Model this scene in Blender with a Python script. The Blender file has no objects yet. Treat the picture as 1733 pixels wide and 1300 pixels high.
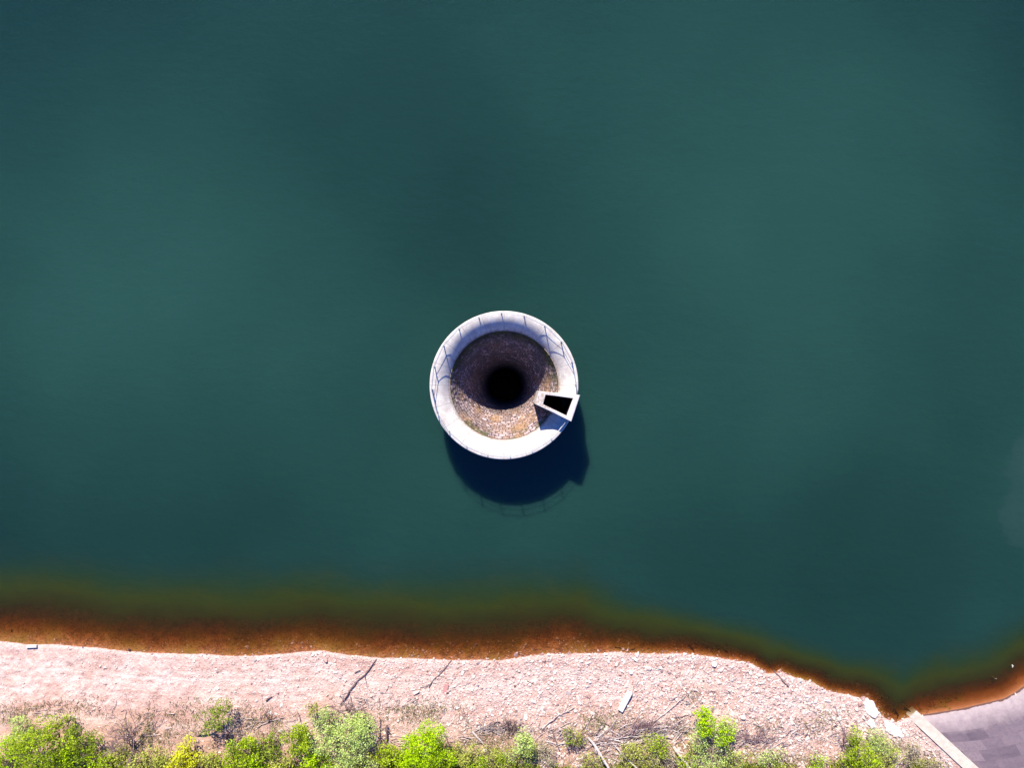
import bpy, bmesh, math, random
import numpy as np
from mathutils import Vector, Matrix, noise as mn

# ------------------------------------------------------------------ camera, sky, sun, exposure
S = 0.07                      # metres per photo pixel on the water plane
H = 82.0                      # camera height above the water
sc = bpy.context.scene
col = sc.collection
cam_d = bpy.data.cameras.new("camera"); cam = bpy.data.objects.new("camera", cam_d); col.objects.link(cam)
cam.location = (0, 0, H); cam.rotation_euler = (0, 0, 0)
cam_d.sensor_width = 36.0
cam_d.lens = 36.0 * H / (1733 * S)
cam_d.clip_start = 0.5; cam_d.clip_end = 3000
sc.camera = cam

SUN_EL = math.radians(35.5)
SH = Vector((0.215, -0.977, 0)).normalized()          # direction shadows fall on the ground
world = bpy.data.worlds.new("World"); sc.world = world; world.use_nodes = True
wn = world.node_tree.nodes; wl = world.node_tree.links
sky = wn.new("ShaderNodeTexSky"); sky.sky_type = 'NISHITA'; sky.sun_disc = False
sky.sun_elevation = SUN_EL; sky.sun_rotation = math.atan2(-SH.x, -SH.y)
sky.air_density = 1.0; sky.dust_density = 0.3; sky.ozone_density = 6.0
wn["Background"].inputs[1].default_value = 0.062
tint = wn.new("ShaderNodeMix"); tint.data_type = 'RGBA'; tint.blend_type = 'MULTIPLY'; tint.inputs["Factor"].default_value = 1.0
wl.new(sky.outputs[0], tint.inputs[6]); tint.inputs[7].default_value = (0.44, 0.87, 1.85, 1)     # deep clear blue sky
wl.new(tint.outputs[2], wn["Background"].inputs[0])
sd = bpy.data.lights.new("sun", 'SUN'); sun = bpy.data.objects.new("sun", sd); col.objects.link(sun)
sd.energy = 4.8; sd.angle = math.radians(0.6); sd.color = (1.0, 0.95, 0.82)
ldir = Vector((SH.x * math.cos(SUN_EL), SH.y * math.cos(SUN_EL), -math.sin(SUN_EL)))
sun.rotation_euler = ldir.to_track_quat('-Z', 'Y').to_euler()
sc.view_settings.view_transform = 'Standard'; sc.view_settings.look = 'None'
sc.view_settings.gamma = 1.0; sc.view_settings.use_curve_mapping = False
sc.view_settings.exposure = 1.0
sc.cycles.max_bounces = 8; sc.cycles.transparent_max_bounces = 8; sc.cycles.diffuse_bounces = 1

rng = np.random.default_rng(7); random.seed(7)

def at(px, py, z=0.0):
    """world point at height z seen at photo pixel (px, py)"""
    k = S * (H - z) / H
    return Vector(((px - 866.5) * k, (650 - py) * k, z))

# ------------------------------------------------------------------ helpers
def tag(o, label=None, cat=None, group=None, kind=None):
    if label: o["label"] = label
    if cat: o["category"] = cat
    if group: o["group"] = group
    if kind: o["kind"] = kind
    return o

def empty(name, loc, label, cat, group=None):
    o = bpy.data.objects.new(name, None); col.objects.link(o); o.location = loc
    o.empty_display_size = 0.3
    return tag(o, label, cat, group)

class MB:
    def __init__(s): s.v = []; s.f = []; s.t = []
    def add(s, vs, fs, tone=0.5):
        n = len(s.v); s.v.extend(tuple(v) for v in vs)
        s.f.extend(tuple(i + n for i in f) for f in fs); s.t.extend([tone] * len(fs))
    def box(s, c, size, rot=0.0, tilt=None, tone=0.5):
        x, y, z = [a / 2 for a in size]; m = Matrix.Rotation(rot, 4, 'Z')
        if tilt is not None: m = m @ Matrix.Rotation(tilt[0], 4, 'X') @ Matrix.Rotation(tilt[1], 4, 'Y')
        vs = [Vector(c) + m @ Vector((a * x, b * y, d * z)) for d in (-1, 1) for a, b in ((-1, -1), (1, -1), (1, 1), (-1, 1))]
        s.add(vs, [(3, 2, 1, 0), (4, 5, 6, 7), (0, 1, 5, 4), (1, 2, 6, 5), (2, 3, 7, 6), (3, 0, 4, 7)], tone)
    def tube(s, pts, rad, n=6, cap=True, tone=0.5):
        pts = [Vector(p) for p in pts]
        if not hasattr(rad, '__len__'): rad = [rad] * len(pts)
        vs = []; fs = []
        for i, p in enumerate(pts):
            d = (pts[min(i + 1, len(pts) - 1)] - pts[max(i - 1, 0)])
            if d.length < 1e-6: d = Vector((0, 0, 1))
            d.normalize(); up = Vector((0, 0, 1)) if abs(d.z) < 0.9 else Vector((1, 0, 0))
            a = d.cross(up).normalized(); b = d.cross(a)
            for k in range(n):
                th = 2 * math.pi * k / n
                vs.append(p + (a * math.cos(th) + b * math.sin(th)) * rad[i])
        for i in range(len(pts) - 1):
            for k in range(n):
                k2 = (k + 1) % n
                fs.append((i * n + k, i * n + k2, (i + 1) * n + k2, (i + 1) * n + k))
        if cap:
            fs.append(tuple(range(n))[::-1]); fs.append(tuple(range((len(pts) - 1) * n, len(pts) * n)))
        s.add(vs, fs, tone)
    def build(s, name, mat, parent=None, origin=None, smooth=False, tone=False):
        me = bpy.data.meshes.new(name)
        v = s.v
        if origin is not None: v = [(a[0] - origin[0], a[1] - origin[1], a[2] - origin[2]) for a in v]
        me.from_pydata(v, [], s.f)
        if tone:
            at_ = me.attributes.new("tone", 'FLOAT', 'FACE'); at_.data.foreach_set("value", s.t)
        me.materials.append(mat)
        if smooth: me.polygons.foreach_set("use_smooth", [True] * len(me.polygons))
        me.update()
        o = bpy.data.objects.new(name, me); col.objects.link(o)
        if parent is not None: o.parent = parent
        elif origin is not None: o.location = origin
        return o

def np_mesh(name, verts, faces, mat, attrs=None, smooth=False, parent=None):
    """faces: (n,k) int array"""
    me = bpy.data.meshes.new(name); n, k = faces.shape
    me.vertices.add(len(verts)); me.vertices.foreach_set("co", verts.astype(np.float32).ravel())
    me.loops.add(n * k); me.loops.foreach_set("vertex_index", faces.astype(np.int32).ravel())
    me.polygons.add(n); me.polygons.foreach_set("loop_start", np.arange(0, n * k, k, dtype=np.int32))
    me.polygons.foreach_set("loop_total", np.full(n, k, dtype=np.int32))
    if attrs:
        for an, (dom, vals) in attrs.items():
            a = me.attributes.new(an, 'FLOAT', dom); a.data.foreach_set("value", vals.astype(np.float32))
    me.materials.append(mat)
    me.update(calc_edges=True); me.validate()
    me.polygons.foreach_set("use_smooth", np.full(len(me.polygons), smooth))
    o = bpy.data.objects.new(name, me); col.objects.link(o)
    if parent is not None: o.parent = parent
    return o

# ------------------------------------------------------------------ material helpers
class NT:
    def __init__(s, name):
        s.m = bpy.data.materials.new(name); s.m.use_nodes = True
        s.nt = s.m.node_tree; s.n = s.nt.nodes; s.b = s.n["Principled BSDF"]; s.out = s.n["Material Output"]
        s.b.inputs["Roughness"].default_value = 0.85
        s.b.inputs["Specular IOR Level"].default_value = 0.25
    def L(s, a, b): s.nt.links.new(a, b)
    def put(s, inp, v):
        if hasattr(v, "is_output") or isinstance(v, bpy.types.NodeSocket): s.L(v, inp)
        elif v is not None:
            inp.default_value = v
    def noise(s, scale, detail=4, rough=0.55, vec=None, dist=0.0):
        n = s.n.new("ShaderNodeTexNoise"); n.inputs["Scale"].default_value = scale
        n.inputs["Detail"].default_value = detail; n.inputs["Roughness"].default_value = rough
        n.inputs["Distortion"].default_value = dist
        s.L(vec if vec is not None else s.pos(), n.inputs["Vector"]); return n.outputs["Fac"]
    def voro(s, scale, vec=None, feature='F1', out="Distance"):
        n = s.n.new("ShaderNodeTexVoronoi"); n.feature = feature; n.inputs["Scale"].default_value = scale
        s.L(vec if vec is not None else s.pos(), n.inputs["Vector"]); return n.outputs[out]
    def pos(s):
        if not hasattr(s, "_p"): s._p = s.n.new("ShaderNodeNewGeometry")
        return s._p.outputs["Position"]
    def attr(s, name):
        n = s.n.new("ShaderNodeAttribute"); n.attribute_name = name; return n.outputs["Fac"]
    def math(s, op, a, b=None, c=None, clamp=False):
        n = s.n.new("ShaderNodeMath"); n.operation = op; n.use_clamp = clamp
        s.put(n.inputs[0], a)
        if b is not None: s.put(n.inputs[1], b)
        if c is not None: s.put(n.inputs[2], c)
        return n.outputs[0]
    def ramp(s, f, stops):
        n = s.n.new("ShaderNodeValToRGB"); e = n.color_ramp.elements
        while len(e) < len(stops): e.new(0.5)
        for i, (p, c) in enumerate(stops):
            e[i].position = p; e[i].color = (c[0], c[1], c[2], 1) if hasattr(c, '__len__') else (c, c, c, 1)
        s.L(f, n.inputs[0]); return n.outputs[0]
    def mix(s, f, a, b, mode='MIX'):
        n = s.n.new("ShaderNodeMix"); n.data_type = 'RGBA'; n.blend_type = mode
        s.put(n.inputs["Factor"], f)
        for i, v in ((6, a), (7, b)):
            if isinstance(v, (tuple, list)): v = (v[0], v[1], v[2], 1)
            s.put(n.inputs[i], v)
        return n.outputs[2]
    def bump(s, h, strength=0.5, dist=0.05):
        n = s.n.new("ShaderNodeBump"); n.inputs["Strength"].default_value = strength; n.inputs["Distance"].default_value = dist
        s.L(h, n.inputs["Height"]); s.L(n.outputs[0], s.b.inputs["Normal"]); return n.outputs[0]
    def vmul(s, v, xyz):
        n = s.n.new("ShaderNodeVectorMath"); n.operation = 'MULTIPLY'; s.L(v, n.inputs[0]); n.inputs[1].default_value = xyz
        return n.outputs[0]
    def base(s, c):
        if isinstance(c, (tuple, list)): s.b.inputs["Base Color"].default_value = (c[0], c[1], c[2], 1)
        else: s.L(c, s.b.inputs["Base Color"])

# ------------------------------------------------------------------ terrain function
shore_px = [(-6000, 1500), (-2500, 1250), (-1200, 1060), (-500, 1050), (-150, 1072), (0, 1085), (50, 1091), (100, 1091), (170, 1097), (250, 1105), (330, 1107), (400, 1110),
            (470, 1108), (505, 1104), (545, 1101), (585, 1108), (640, 1113), (700, 1114), (760, 1117), (850, 1117), (890, 1111),
            (930, 1106), (985, 1106), (1040, 1104), (1100, 1106), (1160, 1106), (1205, 1111), (1240, 1117), (1270, 1122), (1300, 1140),
            (1322, 1137), (1350, 1148), (1375, 1154), (1400, 1169), (1440, 1177), (1462, 1184), (1472, 1186), (1490, 1208), (1498, 1216), (1515, 1223),
            (1530, 1217), (1545, 1214), (1560, 1209), (1578, 1208), (1630, 1200), (1700, 1184), (1733, 1163), (1900, 1050), (2400, 700), (6000, -1500)]
shore = np.array([[at(a, b).x, at(a, b).y] for a, b in shore_px])

def sdist(P):
    """signed distance to the waterline, positive on land"""
    best = np.full(len(P), 1e9); sg = np.ones(len(P)); 
    for i in range(len(shore) - 1):
        a = shore[i]; b = shore[i + 1]; ab = b - a; L2 = ab @ ab
        t = np.clip(((P - a) @ ab) / L2, 0, 1)
        q = P - (a + t[:, None] * ab); d = np.hypot(q[:, 0], q[:, 1])
        cr = ab[0] * (P[:, 1] - a[1]) - ab[1] * (P[:, 0] - a[0])
        u = d < best - 1e-9
        best = np.where(u, d, best); sg = np.where(u, np.where(cr > 0, -1, 1), sg)
    ys = np.interp(P[:, 0], shore[:, 0], shore[:, 1])
    sg = np.where(P[:, 1] > ys, -1.0, 1.0)
    return best * sg

_tab = rng.random((256, 256))
def vnoise(x, y):
    xi = np.floor(x).astype(int); yi = np.floor(y).astype(int); fx = x - xi; fy = y - yi
    fx = fx * fx * (3 - 2 * fx); fy = fy * fy * (3 - 2 * fy)
    g = lambda a, b: _tab[a & 255, b & 255]
    return (g(xi, yi) * (1 - fx) * (1 - fy) + g(xi + 1, yi) * fx * (1 - fy) + g(xi, yi + 1) * (1 - fx) * fy + g(xi + 1, yi + 1) * fx * fy) - 0.5
def fbm(x, y, o=4):
    r = 0; a = 1
    for i in range(o): r = r + a * vnoise(x * 2 ** i + 17 * i, y * 2 ** i + 31 * i); a *= 0.5
    return r

KC = at(1556, 1212); KD = (at(1648, 1300) - at(1556, 1212)).normalized()
def ground_h(P):
    d = sdist(P); x, y = P[:, 0], P[:, 1]
    wob = fbm(x * 0.09 + 3, y * 0.09, 3)
    dd = -d
    under = -(0.20 + 0.05 * wob) * dd - 0.012 * dd * dd
    under = np.where(x > 8, under * (1 + 1.9 * np.clip((x - 8) / 16, 0, 1) * (0.35 + 0.65 * np.clip((50 - x) / 10, 0, 1))), under)
    under = np.maximum(under, -70) 
    land = 0.11 * d + 0.004 * d * np.minimum(d, 30)
    z = np.where(d > 0, np.minimum(land, 22), under)
    amp = np.clip(np.abs(d) * 0.6, 0.22, 1)
    near = (np.abs(x) < 90) & (np.abs(y) < 90)
    z = z + near * amp * (0.16 * fbm(x * 0.5, y * 0.5, 3) + 0.11 * fbm(x * 2.1 + 9, y * 2.1, 3) * (d > -4))
    z = z + np.clip(d, 0, 0.35) * 0.25          # small wave-cut lip at the waterline
    rx = x - KC[0]; ry = y - KC[1]; kr = rx * KD[0] + ry * KD[1]; ks = rx * KD[1] - ry * KD[0]      # along / to the west of the dam kerb
    bank = np.where(ks > 0.6, 0.32 * kr + 0.02 - 0.34 * np.maximum(ks - 1.2, 0), -99.0)
    z = np.where((kr > 0.8) & (d > 0), np.maximum(z, bank), z)
    return z, d

def gz(x, y):
    z, _ = ground_h(np.array([[x, y]], float)); return float(z[0])
def on_ground(px, py, dz=0.0):
    z = 0.5
    for _ in range(4):
        p = at(px, py, z); z = gz(p.x, p.y) + dz
    return at(px, py, z)

# ------------------------------------------------------------------ ground sheet
def axis(fine0, fine1, step, lim, mid=1.2):
    a = list(np.arange(fine0, fine1, step)); s = mid; p = a[-1]
    while p < lim: p += s; s *= 1.25; a.append(p)
    s = mid; p = a[0]
    while p > -lim: p -= s; s *= 1.25; a.insert(0, p)
    return np.array(a)
def grid(xs, ys):
    X, Y = np.meshgrid(xs, ys); P = np.stack([X.ravel(), Y.ravel()], 1)
    nx, ny = len(xs), len(ys); i = np.arange(nx - 1)[None, :] + nx * np.arange(ny - 1)[:, None]; i = i.ravel()
    return P, np.stack([i, i + 1, i + 1 + nx, i + nx], 1)

g = NT("shingle_ground")
sdn = g.attr("shore")
n1 = g.noise(2.6, 6, 0.65); n2 = g.noise(0.35, 4, 0.6); n3 = g.noise(0.12, 3, 0.5); n4 = g.noise(9.0, 3, 0.7)
stone = g.ramp(g.voro(4.2, out="Color"), [(0.0, (0.36, 0.18, 0.165)), (0.45, (0.58, 0.40, 0.37)), (1.0, (0.66, 0.54, 0.50))])
c = g.mix(g.ramp(n1, [(0.35, 0), (0.7, 1)]), stone, (0.64, 0.45, 0.40))
c = g.mix(g.ramp(n2, [(0.42, 0), (0.68, 0.8)]), c, (0.50, 0.29, 0.24))
gap1 = g.voro(5.5, feature='DISTANCE_TO_EDGE'); gap2 = g.voro(2.3, feature='DISTANCE_TO_EDGE')
brk = g.ramp(g.noise(0.8, 4, 0.7), [(0.44, 0), (0.62, 1)])
c = g.mix(g.math('MULTIPLY', g.ramp(gap1, [(0.02, 0.8), (0.07, 0)]), brk), c, (0.20, 0.10, 0.09)); c = g.mix(g.math('MULTIPLY', g.ramp(gap2, [(0.01, 0.7), (0.035, 0)]), brk), c, (0.16, 0.08, 0.075))
bv = g.n.new("ShaderNodeCombineXYZ"); g.L(g.math('MULTIPLY', sdn, 1.1), bv.inputs[1]); g.L(g.math('MULTIPLY', g.noise(0.05, 2), 3.0), bv.inputs[0])
band = g.noise(1.0, 3, 0.6, bv.outputs[0])        # old waterlines
c = g.mix(g.ramp(band, [(0.50, 0), (0.66, 0.55)]), c, (0.66, 0.54, 0.50)); c = g.mix(g.ramp(band, [(0.32, 0.5), (0.45, 0)]), c, (0.48, 0.27, 0.22))
dirt = g.mix(g.ramp(n4, [(0.3, 0), (0.7, 1)]), (0.26, 0.13, 0.08), (0.50, 0.30, 0.22))
up = g.math('ADD', sdn, g.math('MULTIPLY', g.math('SUBTRACT', n3, 0.5), 7.0))
up = g.math('ADD', up, g.math('MULTIPLY', g.math('SUBTRACT', n1, 0.5), 4.0))
c = g.mix(g.ramp(g.math('MULTIPLY', up, 0.1), [(0.55, 0), (0.98, 0.75)]), c, dirt)
zsep = g.n.new("ShaderNodeSeparateXYZ"); g.L(g.pos(), zsep.inputs[0])
c = g.mix(g.ramp(g.math('MULTIPLY', up, 0.05), [(0.72, 0), (0.95, 0.9)]), c, g.mix(g.ramp(n4, [(0.35, 0), (0.65, 1)]), (0.05, 0.07, 0.015), (0.14, 0.16, 0.04)))     # rough grass up the hill
bed = g.mix(g.ramp(g.noise(1.3, 5, 0.7), [(0.35, 0), (0.65, 1)]), (0.16, 0.052, 0.018), (0.40, 0.150, 0.060))
bed = g.mix(g.ramp(g.noise(0.22, 4, 0.6), [(0.45, 0), (0.62, 0.75)]), bed, (0.24, 0.125, 0.022))
bed = g.mix(g.ramp(g.noise(4.5, 4, 0.75), [(0.52, 0), (0.62, 0.7)]), bed, (0.06, 0.022, 0.010))
c = g.mix(g.ramp(g.math('ADD', zsep.outputs[2], g.math('MULTIPLY', n1, 0.05)), [(0.035, 0.75), (0.065, 0)]), c, (0.34, 0.16, 0.10))     # wet margin
c = g.mix(g.math('GREATER_THAN', zsep.outputs[2], 0.012), bed, c)
g.base(g.mix(1.0, c, (1.0, 0.985, 0.92), 'MULTIPLY'))
hh = g.math('ADD', g.math('MULTIPLY', g.voro(4.2), 0.7), n4)
gx = g.n.new("ShaderNodeSeparateXYZ"); g.L(g.pos(), gx.inputs[0])
hh = g.math('MULTIPLY', hh, g.ramp(g.math('ADD', g.math('MULTIPLY', gx.outputs[0], 0.0083), 0.5), [(0.05, 0.45), (0.5, 1)]))     # finer shingle to the west
g.bump(hh, 0.9, 0.12)
xs = axis(-66, 66, 0.17, 900, 0.8); ys = axis(-50, -24, 0.15, 900, 0.8)
P, F = grid(xs, ys); z, d = ground_h(P)
ground = np_mesh("ground", np.column_stack([P, z]), F, g.m, {"shore": ('POINT', d)}, smooth=True)
tag(ground, kind="structure")

# ------------------------------------------------------------------ water
TC = Vector((-0.9, -0.14, 0))      # centre of the spillway
w = NT("lake_water")
dep = w.attr("depth")
nb = w.n
# murky body: silt and algae in suspension
big = w.noise(0.016, 3, 0.55); mid = w.noise(0.06, 3, 0.5); fin = w.noise(3.0, 3, 0.6, w.vmul(w.pos(), (0.55, 1.0, 1.0)))
DARK, LITE = (0.0072, 0.0270, 0.0205), (0.0168, 0.0570, 0.0425)
fb = w.math('MULTIPLY', w.math('SUBTRACT', w.noise(0.022, 3, 0.55), 0.5), 1.3)
sx = w.n.new("ShaderNodeSeparateXYZ"); w.L(w.pos(), sx.inputs[0])
acc = w.math('ADD', fb, 0.24)
for (bx, by, rx_, ry_, am) in [(170, 470, 300, 260, .45), (1340, 360, 360, 330, .62), (520, 640, 420, 260, .28), (1200, 640, 300, 300, .2), (850, 60, 700, 160, .12), (60, 60, 260, 170, -.25),
                               (850, 440, 200, 200, -.10), (1330, 960, 420, 170, -.30), (300, 900, 400, 80, -.12), (1650, 40, 200, 200, -.15)]:
    q_ = at(bx, by)      # sky and cloud reflections painted as lighter and darker water tones
    ex_ = w.math('MULTIPLY', w.math('SUBTRACT', sx.outputs[0], q_.x), 1 / (rx_ * S)); ey_ = w.math('MULTIPLY', w.math('SUBTRACT', sx.outputs[1], q_.y), 1 / (ry_ * S))
    e_ = w.math('ADD', w.math('MULTIPLY', ex_, ex_), w.math('MULTIPLY', ey_, ey_))
    acc = w.math('ADD', acc, w.math('MULTIPLY', w.math('POWER', 2.718, w.math('MULTIPLY', e_, -1.0)), am))
body = w.mix(w.math('MULTIPLY', acc, 1.0, clamp=True), DARK, LITE)
pq = at(1795, 825); pn = w.noise(0.18, 4, 0.6)     # pale reflection painted into the water colour, ragged edge
ex_ = w.math('MULTIPLY', w.math('SUBTRACT', sx.outputs[0], pq.x), 1 / 7.5); ey_ = w.math('MULTIPLY', w.math('SUBTRACT', sx.outputs[1], pq.y), 1 / 9.5)
e_ = w.math('ADD', w.math('ADD', w.math('MULTIPLY', ex_, ex_), w.math('MULTIPLY', ey_, ey_)), w.math('MULTIPLY', w.math('SUBTRACT', pn, 0.5), 2.2))
body = w.mix(w.ramp(e_, [(0.1, 0.5), (0.8, 0.3), (1.0, 0)]), body, (0.026, 0.056, 0.047))
# shallower water over the bed: bottom-stained brown, then olive with algae
dn = w.math('ADD', dep, w.math('MULTIPLY', w.math('SUBTRACT', w.noise(0.16, 5, 0.65, w.vmul(w.pos(), (0.5, 1.0, 1.0))), 0.5), 1.5))
dn = w.math('ADD', dn, w.math('MULTIPLY', w.math('SUBTRACT', w.noise(0.9, 4, 0.7, w.vmul(w.pos(), (0.6, 1.0, 1.0))), 0.5), 0.55))
stain = w.ramp(w.math('MULTIPLY', dn, 0.2), [(0.0, (0.060, 0.023, 0.005)), (0.09, (0.028, 0.0165, 0.0046)), (0.17, (0.0235, 0.0205, 0.0050)), (0.34, (0.0262, 0.0345, 0.0056)), (0.48, (0.0165, 0.0315, 0.0085)), (0.68, (0.0100, 0.0285, 0.0180))])
stain = w.mix(w.ramp(w.noise(0.5, 5, 0.7, w.vmul(w.pos(), (0.6, 1.0, 1.0))), [(0.46, 0), (0.68, 0.45)]), stain, w.mix(0.35, stain, (0.060, 0.045, 0.004)))
body = w.mix(w.ramp(w.math('MULTIPLY', dep, 0.2), [(0.38, 1), (0.85, 0)]), body, stain)
w.base(body)
w.b.inputs["Roughness"].default_value = 0.08
w.b.inputs["IOR"].default_value = 1.333
w.b.inputs["Specular IOR Level"].default_value = 0.5
w.b.subsurface_method = 'BURLEY' if hasattr(w.b, 'subsurface_method') else None
w.b.inputs["Subsurface Weight"].default_value = 1.0
w.b.inputs["Subsurface Radius"].default_value = (0.9, 1.0, 0.55)
w.b.inputs["Subsurface Scale"].default_value = 1.5
rip = w.math('ADD', w.math('MULTIPLY', fin, 0.35), w.noise(0.9, 4, 0.6, w.vmul(w.pos(), (0.5, 1.0, 1.0))))
w.bump(rip, 0.42, 0.12)
tr = nb.new("ShaderNodeBsdfTransparent")
comb = nb.new("ShaderNodeCombineColor")
for i, k in enumerate((0.45, 1.0, 2.0)):
    w.L(w.math('POWER', 2.718, w.math('MULTIPLY', dep, -k)), comb.inputs[i])
w.L(comb.outputs[0], tr.inputs[0])
murk = w.math('SUBTRACT', 1.0, w.math('POWER', 2.718, w.math('MULTIPLY', dep, -1.25)), clamp=True)
mx = nb.new("ShaderNodeMixShader"); w.L(murk, mx.inputs[0]); w.L(tr.outputs[0], mx.inputs[1]); w.L(w.b.outputs[0], mx.inputs[2])
w.L(mx.outputs[0], w.out.inputs["Surface"])
xs = axis(-64, 64, 0.5, 900, 0.8)
ys = np.concatenate([axis(-48, -25, 0.25, 0, 0.8)[:-1] if False else np.arange(-48, -25, 0.25), np.arange(-25, 50, 0.6)])
lo = []; s_ = 1.0; p_ = -48
while p_ > -900: p_ -= s_; s_ *= 1.3; lo.insert(0, p_)
hi = []; s_ = 1.0; p_ = 49.6
while p_ < 900: p_ += s_; s_ *= 1.3; hi.append(p_)
ys = np.concatenate([lo, ys, hi])
P, F = grid(xs, ys); z, d = ground_h(P)
depth = np.maximum(-z, 0)
cen = P[F].mean(1); keep = (np.hypot(cen[:, 0] - TC.x, cen[:, 1] - TC.y) > 7.3)
far_land = d[F].min(1) > 3.0
F = F[keep & ~far_land]
water = np_mesh("water", np.column_stack([P, np.zeros(len(P))]), F, w.m, {"depth": ('POINT', depth)}, smooth=True)
tag(water, kind="structure")

# ------------------------------------------------------------------ bellmouth spillway
RZ = 4.4
def prof_z(r):
    dlt = 7.95 - r
    if r >= 7.95: return RZ
    if r >= 5.45: return RZ - 0.41 * dlt * dlt
    if r >= 3.1: return RZ - 0.41 * 6.25 - 2.05 * (5.45 - r)
    t = min((3.1 - r) / 0.85, 1.0)
    return RZ - 2.5625 - 2.05 * 2.35 - 0.85 * 2.2 * t - 3.4 * t * t * t
tower = empty("bellmouth_spillway", TC, "round white concrete and stone funnel spillway rising from the green lake", "spillway")

kt = S * (H - 5.9) / H
def rel(px, py, z): p = at(px, py, z); return Vector((p.x - TC.x, p.y - TC.y, z))
BT = 5.9
outer = [rel(912, 662.3, BT), rel(982, 669, BT), rel(967, 714, BT), rel(905.5, 684, BT)]
inner = [rel(923.6, 668.3, BT), rel(970, 674.4, BT), rel(959, 703.8, BT), rel(919.2, 684.6, BT)]
icx = sum((p.x for p in inner)) / 4; icy = sum((p.y for p in inner)) / 4
def in_open(x, y, grow=0.1):
    n = 4
    for i in range(n):
        a = inner[i]; b = inner[(i + 1) % n]
        ex, ey = b.x - a.x, b.y - a.y; L = math.hypot(ex, ey)
        s_ = (ex * (y - a.y) - ey * (x - a.x)) / L
        sc_ = (ex * (icy - a.y) - ey * (icx - a.x)) / L
        if s_ * math.copysign(1, sc_) < -grow: return False
    return True

def lathe(name, prof, mat, seg=360, cut=False, smooth=True, parent=tower):
    vs = []; fs = []
    for r, z_ in prof:
        for k in range(seg):
            a = 2 * math.pi * k / seg; vs.append((r * math.cos(a), r * math.sin(a), z_))
    for i in range(len(prof) - 1):
        for k in range(seg):
            k2 = (k + 1) % seg
            if cut:
                rm = (prof[i][0] + prof[i + 1][0]) / 2; a = 2 * math.pi * (k + 0.5) / seg
                if in_open(rm * math.cos(a), rm * math.sin(a)): continue
            fs.append((i * seg + k, i * seg + k2, (i + 1) * seg + k2, (i + 1) * seg + k))
    m = MB(); m.add(vs, fs); return m.build(name, mat, parent, smooth=smooth)

# concrete of the crest
def polar(t):
    """(angle, radius, z) sockets around the spillway axis"""
    sv = t.n.new("ShaderNodeSeparateXYZ"); t.L(t.pos(), sv.inputs[0])
    x = t.math('SUBTRACT', sv.outputs[0], TC.x); y = t.math('SUBTRACT', sv.outputs[1], TC.y)
    return t.math('ARCTAN2', y, x), t.math('SQRT', t.math('ADD', t.math('MULTIPLY', x, x), t.math('MULTIPLY', y, y))), sv.outputs[2]
c_ = NT("pale_concrete")
ang, rr, zz = polar(c_)
cc = c_.mix(c_.ramp(c_.noise(1.1, 6, 0.65), [(0.38, 0), (0.66, 1)]), (0.64, 0.59, 0.52), (0.47, 0.40, 0.35))
cc = c_.mix(c_.ramp(c_.noise(6, 5, 0.7), [(0.5, 0), (0.75, 0.7)]), cc, (0.36, 0.30, 0.26))
# run-off streaks down the slope
cv = c_.n.new("ShaderNodeCombineXYZ"); c_.L(c_.math('MULTIPLY', ang, 26.0), cv.inputs[0]); c_.L(c_.math('MULTIPLY', rr, 0.7), cv.inputs[1])
streak = c_.noise(1.0, 4, 0.6, cv.outputs[0])
lowr = c_.ramp(c_.math('MULTIPLY', rr, 0.1), [(0.60, 1), (0.76, 0)])
cc = c_.mix(c_.math('MULTIPLY', c_.ramp(streak, [(0.4, 0), (0.7, 0.7)]), lowr), cc, (0.40, 0.33, 0.30))
jn = c_.math('ABSOLUTE', c_.math('SUBTRACT', c_.math('FRACT', c_.math('MULTIPLY', c_.math('ADD', ang, 3.3), 20 / 6.28318)), 0.5))
joint = c_.math('LESS_THAN', jn, 0.010)
fr = c_.math('ADD', rr, c_.math('MULTIPLY', c_.math('SUBTRACT', c_.noise(3.5, 5, 0.75), 0.5), 0.9))
cc = c_.mix(c_.ramp(c_.math('MULTIPLY', fr, 0.1), [(0.612, 0.95), (0.645, 0)]), cc, c_.mix(c_.noise(6, 4, 0.7), (0.10, 0.06, 0.03), (0.34, 0.24, 0.18)))
cc = c_.mix(c_.math('MULTIPLY', joint, 0.75), cc, (0.22, 0.18, 0.16))
c_.base(cc); c_.bump(c_.noise(8, 5, 0.7), 0.35, 0.03)
concrete = c_.m

# stone pitching of the funnel
b_ = NT("funnel_stonework")
ang, rr, zz = polar(b_)
uv = b_.n.new("ShaderNodeCombineXYZ"); b_.L(b_.math('MULTIPLY', ang, 5.0), uv.inputs[0]); b_.L(zz, uv.inputs[1])
br = b_.n.new("ShaderNodeTexBrick"); b_.L(uv.outputs[0], br.inputs["Vector"])
br.inputs["Scale"].default_value = 1.0; br.inputs["Brick Width"].default_value = 0.70; br.inputs["Row Height"].default_value = 0.44
br.inputs["Mortar Size"].default_value = 0.05; br.inputs["Mortar Smooth"].default_value = 0.3
br.inputs["Color1"].default_value = (0.23, 0.15, 0.15, 1); br.inputs["Color2"].default_value = (0.64, 0.48, 0.48, 1)
br.inputs["Mortar"].default_value = (0.05, 0.032, 0.022, 1)
cu = b_.n.new("ShaderNodeCombineXYZ"); b_.L(b_.math('MULTIPLY', ang, 8.5), cu.inputs[0]); b_.L(b_.math('MULTIPLY', zz, 2.9), cu.inputs[1])
sp = b_.noise(1.0, 4, 0.75, cu.outputs[0])          # weathering that follows the courses
cb = b_.mix(b_.ramp(sp, [(0.38, 0), (0.48, 0.65), (0.60, 1)]), (0.06, 0.038, 0.034), br.outputs["Color"])
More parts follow.
